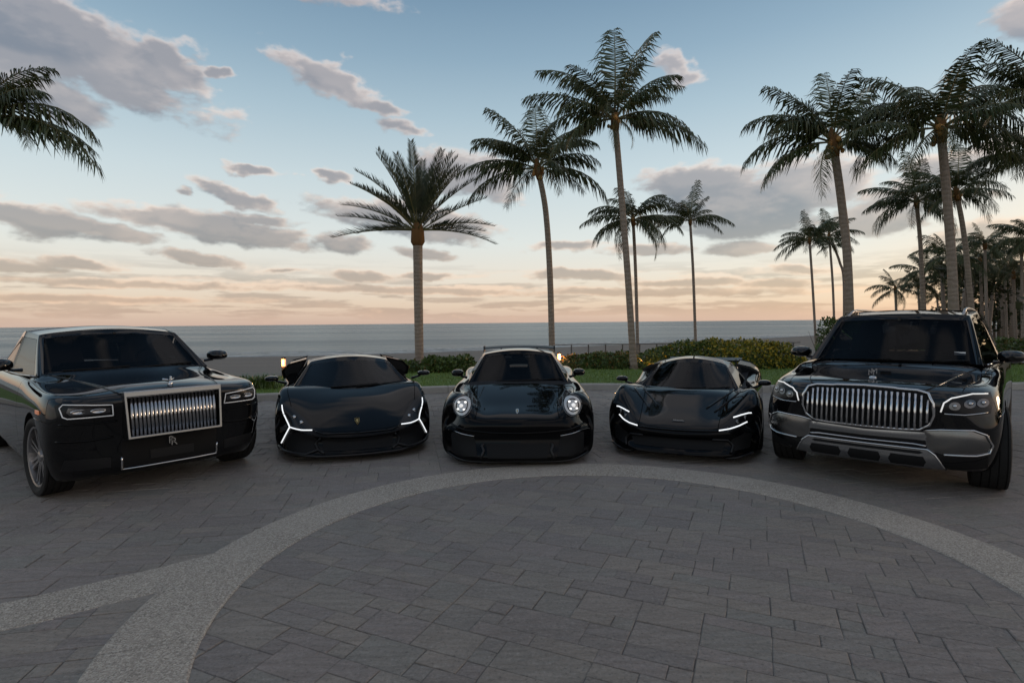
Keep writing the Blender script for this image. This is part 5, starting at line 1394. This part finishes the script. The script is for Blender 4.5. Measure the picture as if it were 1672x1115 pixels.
# ---- big SUV
c = Car(dict(name='suv', paint='black_lacquer', label='large black luxury SUV with rounded chrome slatted grille, at the right end of the row', pose=(3.45, 5.39, -43),
    fy=[[.14, .14, .17, .24, .42], [.03, .04, .06, .12, .33], [.01, .02, .04, .11, .33], [.08, .09, .12, .20, .42]],
    fz=[[.44] * 5, [.74] * 5],
    st=[(0, .25, [.92, .985, .985, .92], [.46, .76], [1.0, 1.0, .995, .985, .96], [0, .3, .56, .80, 1]),
        (.75, .26, [.95, 1.01, 1.02, .96], [.50, .82], [1.075, 1.07, 1.06, 1.04, 1.0], [0, .3, .60, .84, 1]),
        (1.20, .26, [.95, 1.01, 1.02, .965], [.50, .84], [1.13, 1.125, 1.11, 1.085, 1.05], [0, .3, .66, .88, 1]),
        (1.55, .26, [.95, 1.01, 1.02, .97], [.50, .86], [1.175, 1.175, 1.16, 1.13, 1.09], [0, .3, .70, .90, 1]),
        (2.6, .26, [.95, 1.0, 1.01, .97], [.50, .86], [1.15, 1.15, 1.15, 1.14, 1.10], U5),
        (3.5, .26, [.95, 1.01, 1.02, .97], [.50, .86], [1.15, 1.15, 1.15, 1.14, 1.10], U5),
        (4.3, .27, [.95, 1.01, 1.02, .97], [.50, .86], [1.15, 1.15, 1.15, 1.14, 1.10], U5),
        (4.9, .30, [.92, .98, .99, .94], [.52, .86], [1.14, 1.14, 1.14, 1.13, 1.09], U5),
        (5.2, .34, [.86, .92, .92, .88], [.54, .86], [1.10, 1.10, 1.10, 1.09, 1.06], U5)],
    cowl=3, door=(3, 6), hoodcol=3, bumpk=2, wheels=[(1.045, .84, .405, .295), (1.02, 4.02, .405, .295)], rimf=.72, spokes=12, rim='satin_silver', steer=6,
    gh=[(1.46, .84, 1.16, 2.18, .67, 1.695), (2.65, .935, 1.13, 2.66, .71, 1.745), (2.78, .935, 1.13, 2.79, .71, 1.745), (4.2, .91, 1.13, 4.2, .68, 1.73), (5.05, .84, 1.12, 4.75, .62, 1.66)], crown=.03, bow=.10, cowlrise=.03,
    cab=(1.85, 2.70, .43, 1.18, 1.60), mirror_in=(0, 2.02, 1.60)))
# grille: rounded frame, dark back and chrome slats
def gpoly(k=1.0, cz=.80):
    pts = []
    for (x, z) in [(-.44, .635), (-.30, .625), (0, .62), (.30, .625), (.44, .635), (.515, .69), (.545, .78), (.54, .88), (.50, .95), (.42, .972), (0, .985), (-.42, .972), (-.50, .95), (-.54, .88), (-.545, .78), (-.515, .69)]:
        pts.append((x * k, cz + (z - cz) * k))
    return pts
gr = c.patch('grille', gpoly(1.0), MAT['matte_black'], None, .012, .02, .05)
c.strip('grille_frame', gpoly(1.0), .013, MAT['chrome'], [gr], .030, True)
GP = gpoly(.965)
def span(x):
    zs = []
    for a, b in zip(GP, GP[1:] + GP[:1]):
        if (a[0] - x) * (b[0] - x) < 0: zs.append(a[1] + (b[1] - a[1]) * (x - a[0]) / (b[0] - a[0]))
    return min(zs), max(zs)
for k in range(23):
    x_ = -.50 + k * .0455 + .0001; z0, z1 = span(x_); h, nn = c.hit(x_, .8)
    mb = MB(); h0 = c.hit(x_, z0)[0].y; h1 = c.hit(x_, z1)[0].y
    y_ = min(h0, h1, h.y) - .018; mb.tube([(x_, y_ - .03, z0), (x_, y_ - .018, (z0 + z1) / 2), (x_, y_ + .012, z1)], .0078, 6, 0, True, 1.5); mb.build('slat', MAT['chrome'], gr, True)
# headlights
hs = c.patch('headlight', [(.575, .80), (.60, .895), (.66, .945), (.80, .98), (.92, .975), (.945, .90), (.93, .80), (.76, .775)], MAT['lamp_housing'], None, .005, .03, .03, mirror=True)
c.strip('daylight_strip', [(.595, .81), (.615, .89), (.665, .932), (.80, .965), (.90, .962)], .0065, MAT['led_soft'], hs, .010, mirror=True)
for n_, s_ in enumerate((1, -1)):
    for x_, z_ in ((.69, .865), (.79, .885), (.875, .89)):
        poly = [(s_ * x_ + .040 * math.cos(a), z_ + .036 * math.sin(a)) for a in (2 * math.pi * k / 14 for k in range(14))]
        c.patch('reflector', poly, MAT['dark_chrome'], hs[n_], .009, .01, .02); h, nn = c.hit(s_ * x_, z_)
        mb = MB(); mb.ball((0, 0, 0), .018, 0, 10, 6); o = mb.build('projector_lens', MAT['lamp_reflector'], hs[n_], True); o.location = h + nn * .012
    c.strip('lower_strip', [(s_ * .62, .795), (s_ * .76, .79), (s_ * .91, .81)], .006, MAT['lamp_reflector'], [hs[n_]], .008)
# silver bumper wings and bar
bp = c.patch('bumper_panel', [(.47, .625), (.60, .645), (.82, .655), (.905, .615), (.945, .52), (.925, .45), (.84, .425), (.62, .415), (.50, .44)], MAT['silver_mesh'], None, .006, .02, .03, mirror=True, bulge=.014)
c.strip('panel_trim', [(.47, .625), (.60, .645), (.82, .655), (.905, .615), (.945, .52), (.925, .45), (.84, .425), (.62, .415)], .009, MAT['chrome'], bp, .012, mirror=True)
c.patch('bumper_bar', [(-.50, .475), (-.50, .60), (-.47, .605), (0, .585), (.47, .605), (.50, .60), (.50, .53), (0, .525), (-.50, .53)][1:], MAT['frame_silver'], None, .008, .02, .03, bulge=.012)
c.strip('bar_trim', [(-.49, .48), (-.40, .49), (0, .485), (.40, .49), (.49, .48)], .008, MAT['chrome'], None, .014)
sk = c.patch('skid_plate', [(-.50, .445), (0, .445), (.50, .445), (.56, .40), (.63, .275), (.50, .27), (0, .262), (-.50, .27), (-.63, .275), (-.56, .40)], MAT['frame_silver'], None, .014, .02, .04)
for x0, x1 in ((-.49, -.20), (-.14, .14), (.20, .49)):
    c.patch('skid_slot', [(x0 + .02, .292), (x0, .33), (x0 + .02, .376), (x1 - .02, .376), (x1, .33), (x1 - .02, .292)], MAT['matte_black'], sk, .018, .01, .04)
c.patch('upper_slot', [(-.47, .415), (-.44, .428), (.44, .428), (.47, .415), (.44, .40), (-.44, .40)], MAT['matte_black'], sk, .018, .01, .04)
c.strip('skid_trim', [(-.63, .285), (-.555, .405), (-.50, .448), (.50, .448), (.555, .405), (.63, .285)], .009, MAT['chrome'], [sk], .020)
c.patch('lower_intake', [(.66, .27), (.62, .33), (.84, .37), (.92, .41), (.92, .29)], MAT['matte_black'], None, .004, .02, mirror=True)
# upright emblem on the bonnet: two crossed letters M on a base
h = c.bvh.ray_cast(Vector((0, .42, 3)), Vector((0, 0, -1)))[0]
mb = MB(); mb.lathe([(0, .035), (.012, .032), (.022, .012), (.022, 0)], 14, 'Z'); em = mb.build('hood_emblem', MAT['chrome'], c.root, True); em.location = h
tm = text_mesh('M', .078, .010)
for dx_, dz_ in ((-.016, 0), (.016, .016)):
    o = link('emblem_letter', tm, em, MAT['chrome']); o.location = (dx_ * .8, dx_ * .3, .052 + dz_); o.rotation_euler = (math.pi / 2, 0, 0)
c.strip('hood_crease', [(.47, .985), (.56, 1.03), (.66, 1.075), (.78, 1.12)], .007, MAT['black_paint'], None, .001, mirror=True)
c.mirrors(1.045, 1.70, 1.235, .24, .15, .18, -.03, .90); c.wipers(1.42, 1.20, .60, .62)
for s_ in (-1, 1):
    mb = MB(); L = []
    for k in range(9):
        y_ = 2.25 + k * .29; q_ = c.gbvh.ray_cast(Vector((s_ * .60, y_, 3)), Vector((0, 0, -1)))[0]; L.append(q_ + Vector((0, 0, .035 if 0 < k < 8 else .0)))
    mb.tube(L, .016, 7); mb.build('roof_rail', MAT['satin_silver'], c.root, True)
    mb = MB(); L = []
    for k in range(13):
        y_ = 1.55 + k * .28; q_ = c.gbvh.find_nearest(Vector((s_ * .98, y_, 1.165)))[0]; L.append(q_ + Vector((s_ * .008, 0, 0)))
    mb.tube(L, .009, 6); mb.build('window_trim', MAT['chrome'], c.root, True)
h = c.gbvh.ray_cast(Vector((.62, -2, 1.27)), Vector((0, 1, 0)))[0]
mb = MB(); mb.box(h + Vector((0, .012, 0)), (.10, .004, .035)); mb.build('window_sticker', MAT['sticker'], c.root)
